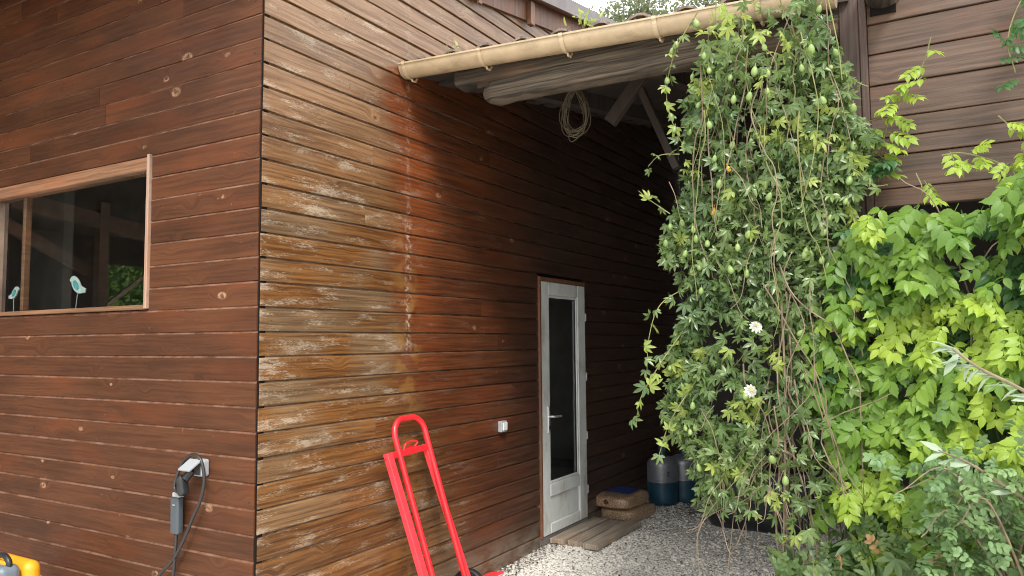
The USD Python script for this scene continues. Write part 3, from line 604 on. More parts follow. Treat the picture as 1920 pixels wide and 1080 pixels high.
def trumpet_leaf(seed, pairs=4):
    r = random.Random(seed); ms = []; L = 1.0
    for i in range(pairs):
        t = .22 + .64 * i / (pairs - 1); ll = (.34 + .10 * math.sin(math.pi * (i + .6) / pairs)) * r.uniform(.9, 1.1)
        for s_ in (-1, 1):
            b = blade(ll, .56 * ll, [(a, b_) for a, b_ in CL], r.uniform(.08, .3), r.uniform(.15, .45)); b = xf(b, rot((1, 0, 0), r.uniform(-.25, .25)))
            b = xf(b, rot((0, 1, 0), r.uniform(.0, .45))); b = xf(b, rot((0, 0, 1), s_ * math.radians(r.uniform(48, 68)))); ms.append(xf(b, None, (t, s_ * .012, -.14 * t * t)))
    b = blade(.40, .22, CL, .2, .3); ms.append(xf(b, None, (.88, 0, -.11)))
    ms.append(tube([(0, 0, 0), (.45, 0, -.03), (.9, 0, -.115)], .008, 3, False))
    return cat(*ms)
RL = [(0, .1), (.2, .42), (.5, .5), (.8, .36), (1, .06)]
def rose_leaf(seed):
    r = random.Random(seed); ms = []
    for i in range(3):
        t = .3 + .3 * i
        for s_ in (-1, 1):
            b = blade(.32, .24, RL, .2, .2); ms.append(xf(xf(b, rot((0, 0, 1), s_ * math.radians(r.uniform(50, 75)))), rot((1, 0, 0), r.uniform(-.3, .3)), (t, 0, -.08 * t)))
    ms.append(xf(blade(.34, .26, RL, .2, .2), None, (.92, 0, -.08))); ms.append(tube([(0, 0, 0), (.95, 0, -.08)], .008, 3, False))
    return cat(*ms)
PASS = [passion_leaf(i) for i in range(14)]; TRUMP = [trumpet_leaf(i, p) for i, p in enumerate((3, 4, 4, 5, 4, 3, 5, 4))]; ROSE = [rose_leaf(i) for i in range(6)]
def frame(d_, nrm):
    d_ = np.asarray(d_, float); d_ = d_ / np.linalg.norm(d_); nrm = np.asarray(nrm, float); nrm = nrm - d_ * (nrm @ d_); nrm = nrm / np.linalg.norm(nrm); return np.stack([d_, np.cross(nrm, d_), nrm], 1)
def inside(poly, y, z):
    c = False; j = len(poly) - 1
    for i in range(len(poly)):
        (yi, zi), (yj, zj) = poly[i], poly[j]
        if (zi > z) != (zj > z) and y < (yj - yi) * (z - zi) / (zj - zi) + yi: c = not c
        j = i
    return c
def plant_parts(plant, leaves, limit=300, name='leaf'):
    """leaves: (mesh, material, score). The nearest become parts of their own; the rest one part per material."""
    leaves = sorted(leaves, key=lambda l_: -l_[2])
    for me, mt, _ in leaves[:limit]: obj(name, me, mt, plant, smooth=False)
    rest = {}
    for me, mt, _ in leaves[limit:]: rest.setdefault(str(mt.GetPath()), (mt, []))[1].append(me)
    for mt, ms in rest.values(): obj('inner_leaves', cat(*ms), mt, plant, kind='stuff')

# ------------------------------------------------------------------ passion flower hanging from the gutter
pv = thing('passion_flower_vine', 'tall passion flower vine with green egg fruits hanging from the beige gutter', 'climbing plant', (1.05, -2.2, 0))
O = np.array((1.05, -2.2, 0))
PP = [(-2.20, 3.36), (-2.49, 3.30), (-2.55, 3.08), (-2.611, 2.894), (-2.626, 2.72), (-2.707, 2.563), (-2.658, 2.402), (-2.607, 2.192), (-2.6, 2.002), (-2.507, 1.864), (-2.456, 1.674), (-2.484, 1.531), (-2.443, 1.293), (-2.479, 1.062), (-2.529, 0.655), (-2.52, 0.02), (-2.30, 0.02), (-2.284, 0.619), (-2.289, 0.784), (-2.102, 0.883), (-1.90, 0.92), (-1.845, 1.133), (-1.70, 1.30), (-1.72, 1.547), (-1.818, 1.783), (-1.848, 1.888), (-1.716, 2.107), (-1.777, 2.318), (-1.865, 2.577), (-1.874, 2.901), (-2.013, 3.117), (-2.12, 3.25)]
def pdens(y, z):
    if z > 1.95: base = 1.0
    elif z > 1.5: base = .75
    else: base = .85
    if z < 1.85 and -2.46 < y < -2.16: base *= .62 if z < 1.55 else .75
    if z < 1.0: base *= .75
    if 2.35 < z < 2.7 and -2.02 < y < -1.93: base *= .3
    if z > 3.02: base *= .55
    return base
leaves, fruits, stems = [], [], []
def bulge(y, z):
    t = min(1, max(0, (y + 2.66) / .85)); return .10 + .26 * math.sin(math.pi * min(1, max(.05, t))) * (0.65 + .35 * math.sin(z * 2.1 + .6))
def add_leaf(p, mat, size, templates, store, out=(-.8, -.25, .35), tw=.6, down=.55, score=None):
    nr = np.array(out) + rng.normal(0, tw, 3); dd = rng.normal(0, .7, 3); dd[2] -= down
    R3 = frame(dd, nr); t_ = templates[rng.integers(len(templates))]
    store.append((xf(t_, R3 * size, p), mat, score if score is not None else -p[0]))
tries = 0
while len(leaves) < 4000 and tries < 60000:
    tries += 1; y, z = rng.uniform(-2.72, -1.6), rng.uniform(.03, 3.36)
    if not inside(PP, y, z): continue
    dn = pdens(y, z) * (-.15 + 2.0 * float(meshkit.noise(np.array([y * 6, z * 5, 3.3]))))
    if rng.random() > dn: continue
    lay = rng.random() ** .7; x = 1.12 - bulge(y, z) * lay + rng.normal(0, .02)
    young = float(meshkit.noise(np.array([y * 11 + 9, z * 11, 1.3]))) > .66 and lay > .55
    add_leaf(np.array((x, y, z)) - O, M['leaf_young'] if young else M['leaf_pass'], rng.uniform(.030, .068), PASS, leaves, score=lay + rng.random() * .2)
# dangling shoots on the open side
def shoot(pts, r0, step, mat_l, size, templates=PASS, store=leaves, origin=O, fr=0.0, mats=None):
    c = smooth_path(pts, 8); stems.append((tube(c - origin, np.linspace(r0, r0 * .5, len(c)), 5), M['twig']))
    seg = np.r_[0, np.cumsum(np.linalg.norm(np.diff(c, axis=0), axis=1))]; s_ = step
    while s_ < seg[-1]:
        p = np.array([np.interp(s_, seg, c[:, k]) for k in range(3)]); add_leaf(p + rng.normal(0, .012, 3) - origin, mats[rng.integers(len(mats))] if mats else mat_l, size * rng.uniform(.7, 1.15), templates, store, score=1.5)
        if rng.random() < fr: fruits.append((p + rng.normal(0, .02, 3) - origin, rng.random()))
        s_ += step * rng.uniform(.7, 1.4)
both = [M['leaf_pass'], M['leaf_pass'], M['leaf_young']]
shoot([(1.0, -1.95, 3.30), (.98, -1.84, 3.12), (1.0, -1.78, 2.92), (.98, -1.82, 2.74), (1.0, -1.88, 2.6)], .0035, .06, None, .055, fr=.6, mats=both)
shoot([(1.0, -1.84, 2.6), (.97, -1.75, 2.60), (.96, -1.69, 2.55)], .003, .05, None, .05, mats=both)
shoot([(.95, -1.80, 2.30), (.92, -1.70, 2.38), (.9, -1.66, 2.42)], .003, .05, None, .05, mats=both)
shoot([(1.0, -1.88, 1.95), (.96, -1.74, 1.86), (.95, -1.68, 1.70), (.96, -1.66, 1.5)], .003, .05, None, .05, mats=both)
shoot([(1.0, -1.85, 1.75), (.95, -1.72, 1.55), (.92, -1.64, 1.40), (.93, -1.61, 1.26)], .0035, .045, None, .065, mats=both)
shoot([(1.0, -1.9, 1.5), (.95, -1.78, 1.30), (.93, -1.72, 1.12)], .0035, .045, None, .065, mats=both)
shoot([(1.05, -2.5, 2.95), (1.0, -2.6, 2.86), (.97, -2.66, 2.80), (.95, -2.70, 2.77)], .003, .035, None, .045, mats=[M['leaf_pass']])
shoot([(1.05, -2.5, 2.5), (.98, -2.63, 2.42), (.95, -2.70, 2.34), (.93, -2.76, 2.33)], .003, .04, None, .055, mats=both)
shoot([(1.0, -2.45, 1.7), (.95, -2.52, 1.58), (.93, -2.56, 1.45)], .003, .05, None, .06, mats=both)
# bare stems: hanging strands and the woody tangle low on the right
for k in range(78):
    low = k >= 54
    if low: y = rng.uniform(-2.47, -2.12); z = rng.uniform(1.3, 2.1); zb = rng.uniform(.86, 1.15) if y > -2.28 else rng.uniform(.45, .95); x = rng.uniform(.84, 1.08)
    else: y = rng.uniform(-2.55, -1.95); z = rng.uniform(2.6, 3.36); zb = z - rng.uniform(.3, 1.0); x = rng.uniform(.86, 1.12)
    p = [(x, y, z)]; vy = rng.normal(0, .10)
    while z > zb:
        z -= rng.uniform(.07, .16); vy = vy * .6 + rng.normal(0, .22); y += vy * .1 * (1.8 if low else 1); x += rng.normal(0, .012); y = min(-1.92, max(-2.62, y)); p.append((x, y, z))
    if len(p) < 3: continue
    c = smooth_path(p, 3); stems.append((tube(c - O, np.linspace(.0030, .0015, len(c)) * rng.uniform(.6, 1.25), 4, False), M['stem'] if (low or rng.random() < .6) else M['twig']))
for k in range(9):  # main woody stems down to the ground
    y = rng.uniform(-2.44, -2.28); yb = y - rng.uniform(.05, .22) * (1 if k % 2 else -.3); x = rng.uniform(.95, 1.12)
    c = smooth_path([(x, y, 1.9), (x - .03, y + rng.normal(0, .03), 1.45), (x, (y + yb) / 2 + rng.normal(0, .04), .9), (x - .02, yb, .4), (x, yb + rng.normal(0, .03), -.02)], 5)
    stems.append((tube(c - O, np.linspace(.0035, .006, len(c)) * rng.uniform(.6, 1.2), 5, False), M['stem']))
for k in range(40):  # thin loops hanging from the lower edge and curling tendrils
    y = rng.uniform(-2.35, -1.72); z = rng.uniform(.9, 2.6) if k > 16 else rng.uniform(.95, 1.15); x = rng.uniform(.82, 1.05)
    if not inside(PP, y, z): continue
    a0 = rng.uniform(0, 6.28); R_ = rng.uniform(.05, .16)
    c = smooth_path([(x, y, z), (x - .02, y + R_ * math.cos(a0) * .6, z - R_ * .8), (x - .03, y + R_ * math.cos(a0), z - R_ * 1.9), (x, y + R_ * math.cos(a0) * 1.5 + .02, z - R_ * 2.3)], 4)
    stems.append((tube(c - O, .0018, 4, False), M['stem']))
for me, mt in stems: obj('stem', me, mt, pv)
plant_parts(pv, leaves)
egg = trimesh.creation.icosphere(subdivisions=2, radius=1.0); ev = egg.vertices.copy(); ev[:, :2] *= (1 - .18 * ev[:, 2:3])
t_ = 0
while len(fruits) < 95 and t_ < 4000:
    t_ += 1; y, z = rng.uniform(-2.66, -1.65), rng.uniform(.95, 3.3)
    if inside(PP, y, z) and rng.random() < pdens(y, z) * (1 if z > 1.9 else .45): fruits.append((np.array((1.10 - bulge(y, z) * rng.uniform(.72, 1.02), y, z)) - O, rng.random()))
for p, r in fruits:
    sz = rng.uniform(.010, .015); tilt = rot((rng.normal(), rng.normal(), 0.01), rng.normal(0, .35))
    ripe = r > .985
    body = xf((ev * (sz, sz, sz * 1.55), egg.faces), tilt, p)
    obj('fruit', cat(body, tube([p + tilt @ (0, 0, sz * 1.5), p + tilt @ (.003, 0, sz * 2.6)], .0018, 4)), M['fruit_ripe'] if ripe else M['fruit'], pv, smooth=True, **({'label': 'ripe orange passion fruit'} if ripe else {}))
FLW = ((-2.23, 1.741), (-2.198, 1.461))
def flower(p, nrm):
    f = obj('flower', cat(*[xf(blade(.031, .015, RL, .3, .3), rot((0, 0, 1), i * math.pi / 5)) for i in range(10)]), M['petal'], pv)
    R3 = frame(np.cross(nrm, (.1, .2, 1.0)), nrm); x = UsdGeom.Xformable(f); Mx = np.eye(4); Mx[:3, :3] = R3.T; Mx[3, :3] = p; x.AddTransformOp().Set(Gf.Matrix4d(Mx.tolist()))
    obj('corona', cat(*[tube([(.004 * math.cos(a), .004 * math.sin(a), .003), (.024 * math.cos(a), .024 * math.sin(a), .006)], .0009, 3, False) for a in np.linspace(0, 6.28, 36, endpoint=False)]), M['filament'], f)
    obj('pistil', cat((trimesh.creation.icosphere(subdivisions=1, radius=.005).vertices + (0, 0, .012), trimesh.creation.icosphere(subdivisions=1, radius=.005).faces), *[tube([(0, 0, .010), (.011 * math.cos(a), .011 * math.sin(a), .012)], .002, 4) for a in np.linspace(0, 6.28, 5, endpoint=False)]), M['pistil'], f)
for (y, z) in FLW: flower(np.array((.80, y, z)) - O, np.array((-.86, -.3, .4)) + rng.normal(0, .3, 3))

# ------------------------------------------------------------------ trumpet vine
tv = thing('trumpet_vine', 'bright green trumpet vine with toothed leaflets filling the right side beneath the boarded wall', 'climbing plant', (.85, -2.9, 0))
O2 = np.array((.85, -2.9, 0)); TL = []; stems = []
CP = [(-2.60, 2.18), (-2.74, 2.26), (-2.832, 2.255), (-2.95, 2.20), (-3.12, 2.24), (-3.3, 2.38), (-3.6, 2.4), (-3.9, 2.0), (-3.9, .02), (-2.52, .02), (-2.50, 0.70), (-2.50, 1.10), (-2.475, 1.36), (-2.46, 1.70), (-2.52, 1.9)]
t_ = 0
def tleaf(p, size, mat, lay, down=.75):
    nr = np.array((-.75, -.15, .75)) + rng.normal(0, .28, 3); dd = np.array((-.45, rng.normal(0, .55), -down)) + rng.normal(0, .18, 3)
    TL.append((xf(TRUMP[rng.integers(len(TRUMP))], frame(dd, nr) * size, np.asarray(p) - O2), mat, lay))
while len(TL) < 1350 and t_ < 20000:
    t_ += 1; y, z = rng.uniform(-3.9, -2.45), rng.uniform(.03, 2.36)
    if not inside(CP, y, z): continue
    if -3.17 < y < -2.93 and 1.92 < z < 2.17 and rng.random() < .86: continue
    if z < .95 and rng.random() < .45: continue
    if y < -3.35 and rng.random() < .5: continue
    lay = rng.random() ** .75; x = 1.12 - (.16 + .34 * math.sin(math.pi * min(.92, max(.12, (y + 3.9) / 1.4)))) * lay * (.75 + .25 * math.sin(z * 4 + y * 3))
    nz = float(meshkit.noise(np.array([y * 4.5, z * 4.5, 7.7])))
    if float(meshkit.noise(np.array([y * 6.5, z * 6.5, 1.7]))) + .25 * (1 - lay) < rng.uniform(.10, .30): continue
    mat = M['leaf_trump_young'] if (nz > .58 and lay > .55) else (M['leaf_trump_dark'] if lay < .5 else M['leaf_trump'])  # inner layer takes the darker copy, its shade put into the colour
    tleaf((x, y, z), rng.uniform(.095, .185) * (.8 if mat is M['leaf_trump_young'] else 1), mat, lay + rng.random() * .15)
# sprays climbing over the boarded wall
for pts, n_, mat in ((((1.2, -2.70, 2.40), (1.15, -2.74, 2.60), (1.12, -2.80, 2.74), (1.1, -2.90, 2.82)), 9, 'leaf_trump_young'), (((1.2, -2.66, 2.55), (1.14, -2.72, 2.50), (1.1, -2.80, 2.44)), 7, 'leaf_trump_dark'),
                     (((1.18, -2.62, 2.60), (1.12, -2.68, 2.66), (1.1, -2.76, 2.66)), 5, 'leaf_trump_young'), (((1.2, -3.3, 2.3), (1.12, -3.18, 2.40), (1.08, -3.04, 2.46), (1.07, -2.96, 2.46)), 9, 'leaf_trump_young'),
                     (((1.2, -3.35, 2.4), (1.12, -3.24, 2.52), (1.08, -3.17, 2.60)), 8, 'leaf_trump_young'), (((1.2, -3.4, 3.3), (1.14, -3.27, 3.08), (1.12, -3.22, 2.92), (1.12, -3.24, 2.78)), 13, 'leaf_trump_dark'),
                     (((1.15, -2.84, 2.22), (1.1, -2.88, 2.32), (1.1, -2.86, 2.40)), 3, 'leaf_trump_young'), (((1.15, -2.80, 2.72), (1.14, -2.90, 2.88), (1.13, -2.94, 3.0)), 3, 'leaf_trump_young')):
    c = smooth_path(pts, 6); stems.append((tube(c - O2, .0028, 4, False), M['twig']))
    for q_ in range(n_):
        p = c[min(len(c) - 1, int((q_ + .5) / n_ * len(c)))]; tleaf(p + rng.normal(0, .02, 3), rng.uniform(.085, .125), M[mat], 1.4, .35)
for k in range(16):
    y = rng.uniform(-3.3, -2.55); z = rng.uniform(1.2, 2.15); x = rng.uniform(.86, 1.08)
    c = smooth_path([(x + .1, y, .2), (x + .06, y + rng.normal(0, .12), z * .5), (x, y + rng.normal(0, .15), z), (x - .05, y + rng.normal(0, .15), z + .22)], 6); stems.append((tube(c - O2, np.linspace(.006, .0018, len(c)), 5, False), M['stem']))
for me, mt in stems: obj('stem', me, mt, tv)
plant_parts(tv, TL)

# ------------------------------------------------------------------ briar bush in the lower right corner
bb = thing('rose_bush', 'grey-green briar bush with small round leaflets in the lower right corner before the trumpet vine', 'bush', (.4, -3.05, 0))
O3 = np.array((.4, -3.05, 0)); BL = []; stems = []
canes = []
for k in range(32):
    yb = rng.uniform(-3.45, -2.9); top = np.array((rng.uniform(.2, .6), rng.uniform(-3.5, -2.96), rng.uniform(.65, 1.48))); 
    if top[1] > -3.06: top[2] = min(top[2], 1.22)
    c = smooth_path([(.5, yb, 0), (.48, yb * .6 + top[1] * .4, top[2] * .5), top, top + (-.06, rng.normal(.05, .10), -.06)], 7); stems.append((tube(c - O3, np.linspace(.006, .002, len(c)), 4, False), M['stem'])); canes.append(c)
    for q_ in range(26):
        p = c[rng.integers(4, len(c))] + rng.normal(0, .05, 3); nr = np.array((-.6, -.1, .8)) + rng.normal(0, .45, 3); dd = rng.normal(0, .7, 3) + (-.3, 0, -.15)
        BL.append((xf(ROSE[rng.integers(6)], frame(dd, nr) * rng.uniform(.05, .085), p - O3), M['leaf_rose'], -p[0] + rng.random() * .1))
for k in range(2):  # reddish young tips
    c = canes[k]; p = c[-1]
    for q_ in range(4): BL.append((xf(ROSE[rng.integers(6)], frame(rng.normal(0, .7, 3), (-.6, 0, .8)) * .06, p + rng.normal(0, .025, 3) - O3), M['leaf_dry'], 1.0))
for me, mt in stems: obj('cane', me, mt, bb)
plant_parts(bb, BL)
# pale long-leaved branch reaching in from the right
wb = thing('willow_branch', 'slanting brown twig with long pale grey leaves reaching in above the briar bush', 'branch', (.30, -3.3, 0))
O4 = np.array((.30, -3.3, 0)); c = smooth_path([(.42, -3.46, 0.0), (.44, -3.5, .7), (.40, -3.42, 1.30), (.34, -3.20, 1.49), (.30, -3.05, 1.585), (.28, -2.975, 1.65)], 8)
obj('twig', tube(c - O4, np.linspace(.011, .003, len(c)), 6), M['stem'], wb)
c2 = smooth_path([(.42, -3.5, .5), (.40, -3.28, 1.02), (.36, -3.05, 1.24), (.33, -2.92, 1.31)], 8); obj('twig', tube(c2 - O4, np.linspace(.008, .0025, len(c2)), 6), M['stem'], wb)
WL = [(0, .03), (.2, .32), (.45, .5), (.75, .32), (1, 0)]
for cc, ii in ((c, range(16, 41, 2)), (c2, range(8, 25, 5))):
    for i in ii:
        for s_ in (-1, 1):
            p = cc[min(i, len(cc) - 1)]; dd = np.array((-.15, s_ * .3 + .75, .25 * s_ + rng.normal(0, .3))); nr = np.array((-.5, .2, .8)) + rng.normal(0, .35, 3)
            obj('leaf', xf(blade(1, .32, WL, .25, .18), frame(dd, nr) * rng.uniform(.06, .105), p - O4), M['leaf_pale'], wb)

# ------------------------------------------------------------------ mixed undergrowth at the foot of the vines
ug = thing('undergrowth', 'mixed dark green weeds and dry tufts at the foot of the two vines', 'weeds', (.75, -2.7, 0))
tag(ug, kind='stuff'); O5 = np.array((.75, -2.7, 0)); U1, U2, U3 = [], [], []
for k in range(900):
    y = rng.uniform(-3.5, -2.28); h = min(1.12, .80 + .42 * (-2.3 - y)) * (.75 + .5 * float(meshkit.noise(np.array([y * 5, 1.0, 2.0])))); z = h * rng.random() ** .55; x = 1.0 - rng.random() * .42
    t_ = ROSE[rng.integers(6)] if rng.random() < .6 else PASS[rng.integers(14)]
    (U3 if rng.random() < .07 else (U2 if rng.random() < .18 else U1)).append(xf(t_, frame(rng.normal(0, .7, 3) + (-.2, 0, .2), np.array((-.6, -.1, .7)) + rng.normal(0, .4, 3)) * rng.uniform(.05, .11), np.array((x, y, z)) - O5))
for nm_, ms, mt in (('weed_leaves', U1, 'leaf_mix'), ('young_leaves', U2, 'leaf_young'), ('dry_tufts', U3, 'leaf_dry')): obj(nm_, cat(*ms), M[mt], ug, kind='stuff')
tw = []
for k in range(46):
    y = rng.uniform(-3.4, -2.42); x = rng.uniform(.6, 1.0); L = rng.uniform(.5, 1.15); a_ = rng.normal(-.15, .25)
    tw.append(tube(smooth_path([(x, y, 0), (x - .03, y + a_ * L * .4, L * .5), (x - .08, y + a_ * L + rng.normal(0, .06), L)], 4) - O5, np.linspace(.004, .0014, 9), 4, False))
obj('dry_stalks', cat(*tw), M['stem'], ug, kind='stuff')
# weeds growing in the gutter
for lab, (y, x, z, n_, sz, mt) in {'small yellow-green weed sprouting in the gutter before the roof verge': (-1.27, 1.13, 3.42, 26, .055, 'leaf_young'), 'single small sprout in the gutter near the weathered wall': (-.38, 1.10, 3.44, 4, .05, 'leaf_young')}.items():
    wd = thing('gutter_weed', lab, 'weed', (x, y, z), group='weeds in the gutter'); ls = []
    for k in range(n_): ls.append(xf(blade(1, .34, RL, .2, .3), frame(rng.normal(0, .7, 3) + (0, 0, .75), rng.normal(0, 1, 3)) * sz * rng.uniform(.6, 1.1), rng.normal(0, .028, 3) * (1, 1.3, .7) + (0, 0, .035)))
    obj('leaves', cat(*ls), M[mt], wd); obj('stalks', cat(*[tube([(0, 0, -.03), tuple(rng.normal(0, .02, 3) + (0, 0, .06))], .0015, 4) for k in range(4)]), M['twig'], wd)

# ------------------------------------------------------------------ hand truck
ht = thing('hand_truck', 'red steel hand truck leaning against the side wall', 'hand truck', (1.2, -.3, 0))
O6 = np.array((1.2, -.3, 0)); p0 = np.array((0, -.372, 0.0)); ax_ = np.array((0, .333, 1.27)) / np.linalg.norm((0, .333, 1.27)); nn = np.array((0, -1.27, .333)) / 1.313
def on_plane(x, s_, off=0.0): return np.array((x, 0, 0)) + p0 + ax_ * s_ + nn * off - O6
# U-shaped handle tube
r_t = .0175
Lx0, Lx1 = .952, 1.248
def lean(x, s_): return x + (1.27 - s_) * .105
tp = [on_plane(lean(Lx0, s_), s_) for s_ in np.linspace(.03, 1.14, 10)]
cx, rr = (Lx0 + Lx1) / 2, (Lx1 - Lx0) / 2
cr_ = .10
for a in np.linspace(math.pi, math.pi / 2, 8): tp.append(on_plane(lean(Lx0, 1.14) + cr_ + cr_ * math.cos(a), 1.165 + cr_ * math.sin(a)))
for a in np.linspace(math.pi / 2, 0, 8): tp.append(on_plane(lean(Lx1, 1.14) - cr_ + cr_ * math.cos(a), 1.165 + cr_ * math.sin(a)))
tp += [on_plane(lean(Lx1, s_), s_) for s_ in np.linspace(1.14, .03, 10)]
obj('handle_tube', tube(np.array(tp), r_t, 14), M['red'], ht, smooth=True)
def rail(xa, xb, s0, s1, w_, mat, off=.0, dp=.018):
    b = cbox(-w_ / 2, w_ / 2, -dp, dp, 0, 1, .003); v = b[0].copy(); out = []
    for (a, d_, t) in v: s_ = s0 + (s1 - s0) * t; x = xa + (xb - xa) * t; out.append(on_plane(x + a, s_, off - d_))
    return np.array(out), b[1]
obj('side_rail', rail(1.022, .872, .02, 1.075, .050, 'red2'), M['red2'], ht)
obj('side_rail', rail(1.450, 1.262, .02, 1.06, .030, 'red2', -.022), M['red2'], ht)
def crossbar(xa, xb, sa, sb_, hgt, dp, off):
    b = cbox(0, 1, -dp, dp, -hgt / 2, hgt / 2, .003); return np.array([on_plane(xa + (xb - xa) * t, sa + (sb_ - sa) * t + z_, off + d_) for t, d_, z_ in b[0]]), b[1]
obj('cross_bar', crossbar(.850, 1.265, 1.058, 1.072, .038, .010, -.006), M['red'], ht)
obj('cross_bar', crossbar(.96, 1.43, .16, .16, .05, .010, -.024), M['red'], ht)
obj('latch_loop', tube(smooth_path([on_plane(1.02, 1.075, .0), on_plane(1.035, 1.112, .012), on_plane(1.10, 1.122, .014), on_plane(1.148, 1.112, .012), on_plane(1.125, 1.088, .0)], 5), .0055, 7), M['red'], ht)
obj('latch_plate', crossbar(1.055, 1.115, 1.085, 1.088, .022, .006, -.010), M['red'], ht)
obj('toe_plate', crossbar(.93, 1.62, .205, .205, .016, .06, .05), M['red2'], ht)
for sx in (1.05, 1.50):
    wv = lathe([(0, -.03), (.05, -.03), (.055, -.025), (.118, -.025), (.125, -.015), (.125, .015), (.118, .025), (.055, .025), (.05, .03), (0, .03)], 28); wv = xf(wv, rot((0, 1, 0), math.pi / 2), np.array((sx, -.245, .125)) - O6)
    obj('wheel', wv, M['seal'], ht, smooth=30)
obj('axle', tube([np.array((1.0, -.245, .125)) - O6, np.array((1.55, -.245, .125)) - O6], .012, 10), M['metal'], ht)

# ------------------------------------------------------------------ outdoor socket and charging cable
so = thing('outdoor_socket', 'grey-white outdoor socket with lifted lid on the reddish front wall', 'socket', (0, .385, 1.055))
obj('socket_box', cat(rbox(-.046, 0, -.044, .044, -.044, .044, .014, 2)), M['white2'], so)
obj('socket_well', rbox(-.0505, -.046, -.030, .030, -.034, .022, .002, 1), M['seal'], so)
lid = rbox(-.006, .006, -.043, .043, -.084, 0, .003, 1); obj('lid', xf(lid, rot((0, 1, 0), math.radians(58)), (-.050, .004, .042)), M['white2'], so)
ch = thing('charging_cable', 'black car charging cable with slate control box plugged into the outdoor socket', 'cable', (-.03, .5, 0))
O7 = np.array((-.03, .5, 0))
obj('plug', cat(xf(rbox(-.028, .028, -.023, .023, -.05, .055, .018, 1), rot((1, 0, 0), -.18), np.array((-.078, .452, .965)) - O7), tube([np.array((-.05, .42, 1.04)) - O7, np.array((-.075, .44, 1.0)) - O7], .022, 10)), M['black'], ch, smooth=35)
obj('control_box', xf(rbox(-.020, .020, -.033, .033, -.095, .095, .012, 1), rot((1, 0, 0), -.02), np.array((-.035, .553, .798)) - O7), M['charger'], ch, smooth=35)
obj('control_label', xf(rbox(-.002, .002, -.010, .010, -.003, .003, .001, 1), None, np.array((-.058, .548, .855)) - O7), M['white2'], ch)
obj('control_cap', xf(rbox(-.018, .018, -.028, .028, -.012, .012, .006, 1), None, np.array((-.035, .545, .905)) - O7), M['white2'], ch, smooth=35)
ca = smooth_path([(-.085, .470, .93), (-.08, .515, .955), (-.055, .50, 1.06), (-.045, .455, 1.108), (-.05, .395, 1.122), (-.05, .345, 1.09), (-.045, .328, 1.0), (-.045, .352, .90), (-.045, .412, .80), (-.045, .475, .69), (-.045, .565, .57), (-.05, .70, .45), (-.08, .88, .2), (-.15, 1.05, .02), (-.3, 1.3, .012)], 8)
obj('cable', tube(ca - O7, .0085, 8), M['cable'], ch, smooth=True)
cb = smooth_path([(-.075, .50, 1.0), (-.06, .525, .95), (-.04, .543, .91)], 6); obj('cable', tube(cb - O7, .0075, 8), M['cable'], ch, smooth=True)
cc_ = smooth_path([(-.035, .553, .70), (-.04, .552, .6), (-.045, .565, .45), (-.06, .60, .2), (-.1, .66, .015)], 6); obj('cable', tube(cc_ - O7, .0085, 8), M['cable'], ch, smooth=True)

# ------------------------------------------------------------------ pressure washer at the foot of the front wall
pw = thing('pressure_washer', 'grey and yellow pressure washer at the lower left by the front wall', 'machine', (-.32, 1.44, -.045))
obj('body', cat(rbox(-.14, .0, .0, .50, .04, .47, .035, 2), rbox(-.125, -.005, .015, .47, .36, .548, .04, 2)), M['grey'], pw, smooth=35)
obj('yellow_shell', cat(rbox(.004, .13, -.005, .46, .05, .46, .05, 2), rbox(.004, .105, .010, .42, .33, .545, .05, 2)), M['yellow'], pw, smooth=35)
obj('carry_handle', tube(smooth_path([(-.06, .045, .53), (-.06, .05, .565), (-.06, .085, .588), (-.06, .135, .588), (-.06, .175, .568), (-.06, .185, .53)], 5), .016, 10), M['black'], pw, smooth=True)
obj('inner_shell', rbox(-.075, -.045, .06, .17, .50, .565, .012, 1), M['yellow'], pw, smooth=35)
obj('vent_rib', cat(*[cbox(-.146, -.139, .03 + .016 * i, .038 + .016 * i, .40, .47, .001) for i in range(5)]), M['charger'], pw)
obj('control_knob', xf(lathe([(0, 0), (.055, 0), (.055, .02), (.045, .03), (0, .03)], 24), rot((0, 1, 0), -math.pi / 2), (-.138, .24, .47)), M['charger'], pw, smooth=35)
for sy in (.06, .42): obj('wheel', xf(lathe([(0, -.03), (.06, -.03), (.065, -.02), (.065, .02), (.06, .03), (0, .03)], 24), rot((0, 1, 0), math.pi / 2), (-.12, sy, .066)), M['seal'], pw, smooth=35)

# ------------------------------------------------------------------ birds on wires behind the glass
from shapely.geometry import Polygon
def bird(label, y, z, scale, flip, lean_):
    b = thing('bird_ornament', label, 'ornament', (.055, y, z), group='bird ornaments in the window')
    pts = [(-.10, -.028), (-.096, .012), (-.088, .030), (-.060, .042), (-.030, .040), (0, .030), (.028, .012), (.052, -.012), (.085, -.030), (.080, -.046), (.050, -.040), (.028, -.052), (-.01, -.046), (-.04, -.030), (-.07, -.012)]
    pts = [(-.098, .030), (-.080, .052), (-.050, .058), (-.022, .046), (.008, .022), (.040, -.020), (.092, -.038), (.088, -.062), (.058, -.062), (.030, -.066), (-.010, -.056), (-.044, -.036), (-.066, -.008), (-.078, .022)]
    wing = [(-.050, .020), (-.025, .026), (.0, .004), (.022, -.030), (.004, -.038), (-.026, -.026), (-.048, -.004)]
    def ex(p, d0, d1):
        m = trimesh.creation.extrude_polygon(Polygon(p).buffer(.004).simplify(.001), d1 - d0, engine='earcut'); v = np.array(m.vertices)
        return np.stack([d0 + v[:, 2] - .0, -v[:, 0] * scale * flip, v[:, 1] * scale], 1), np.array(m.faces)
    obj('body', ex(pts, .002, .010), M['bird'], b); obj('wing', ex(wing, -.001, .0018), M['bird_wing'], b)
    obj('wire', tube([(.006, 0.0, -.05 * scale), (.006, lean_, -.16)], .0025, 5), M['white2'], b)
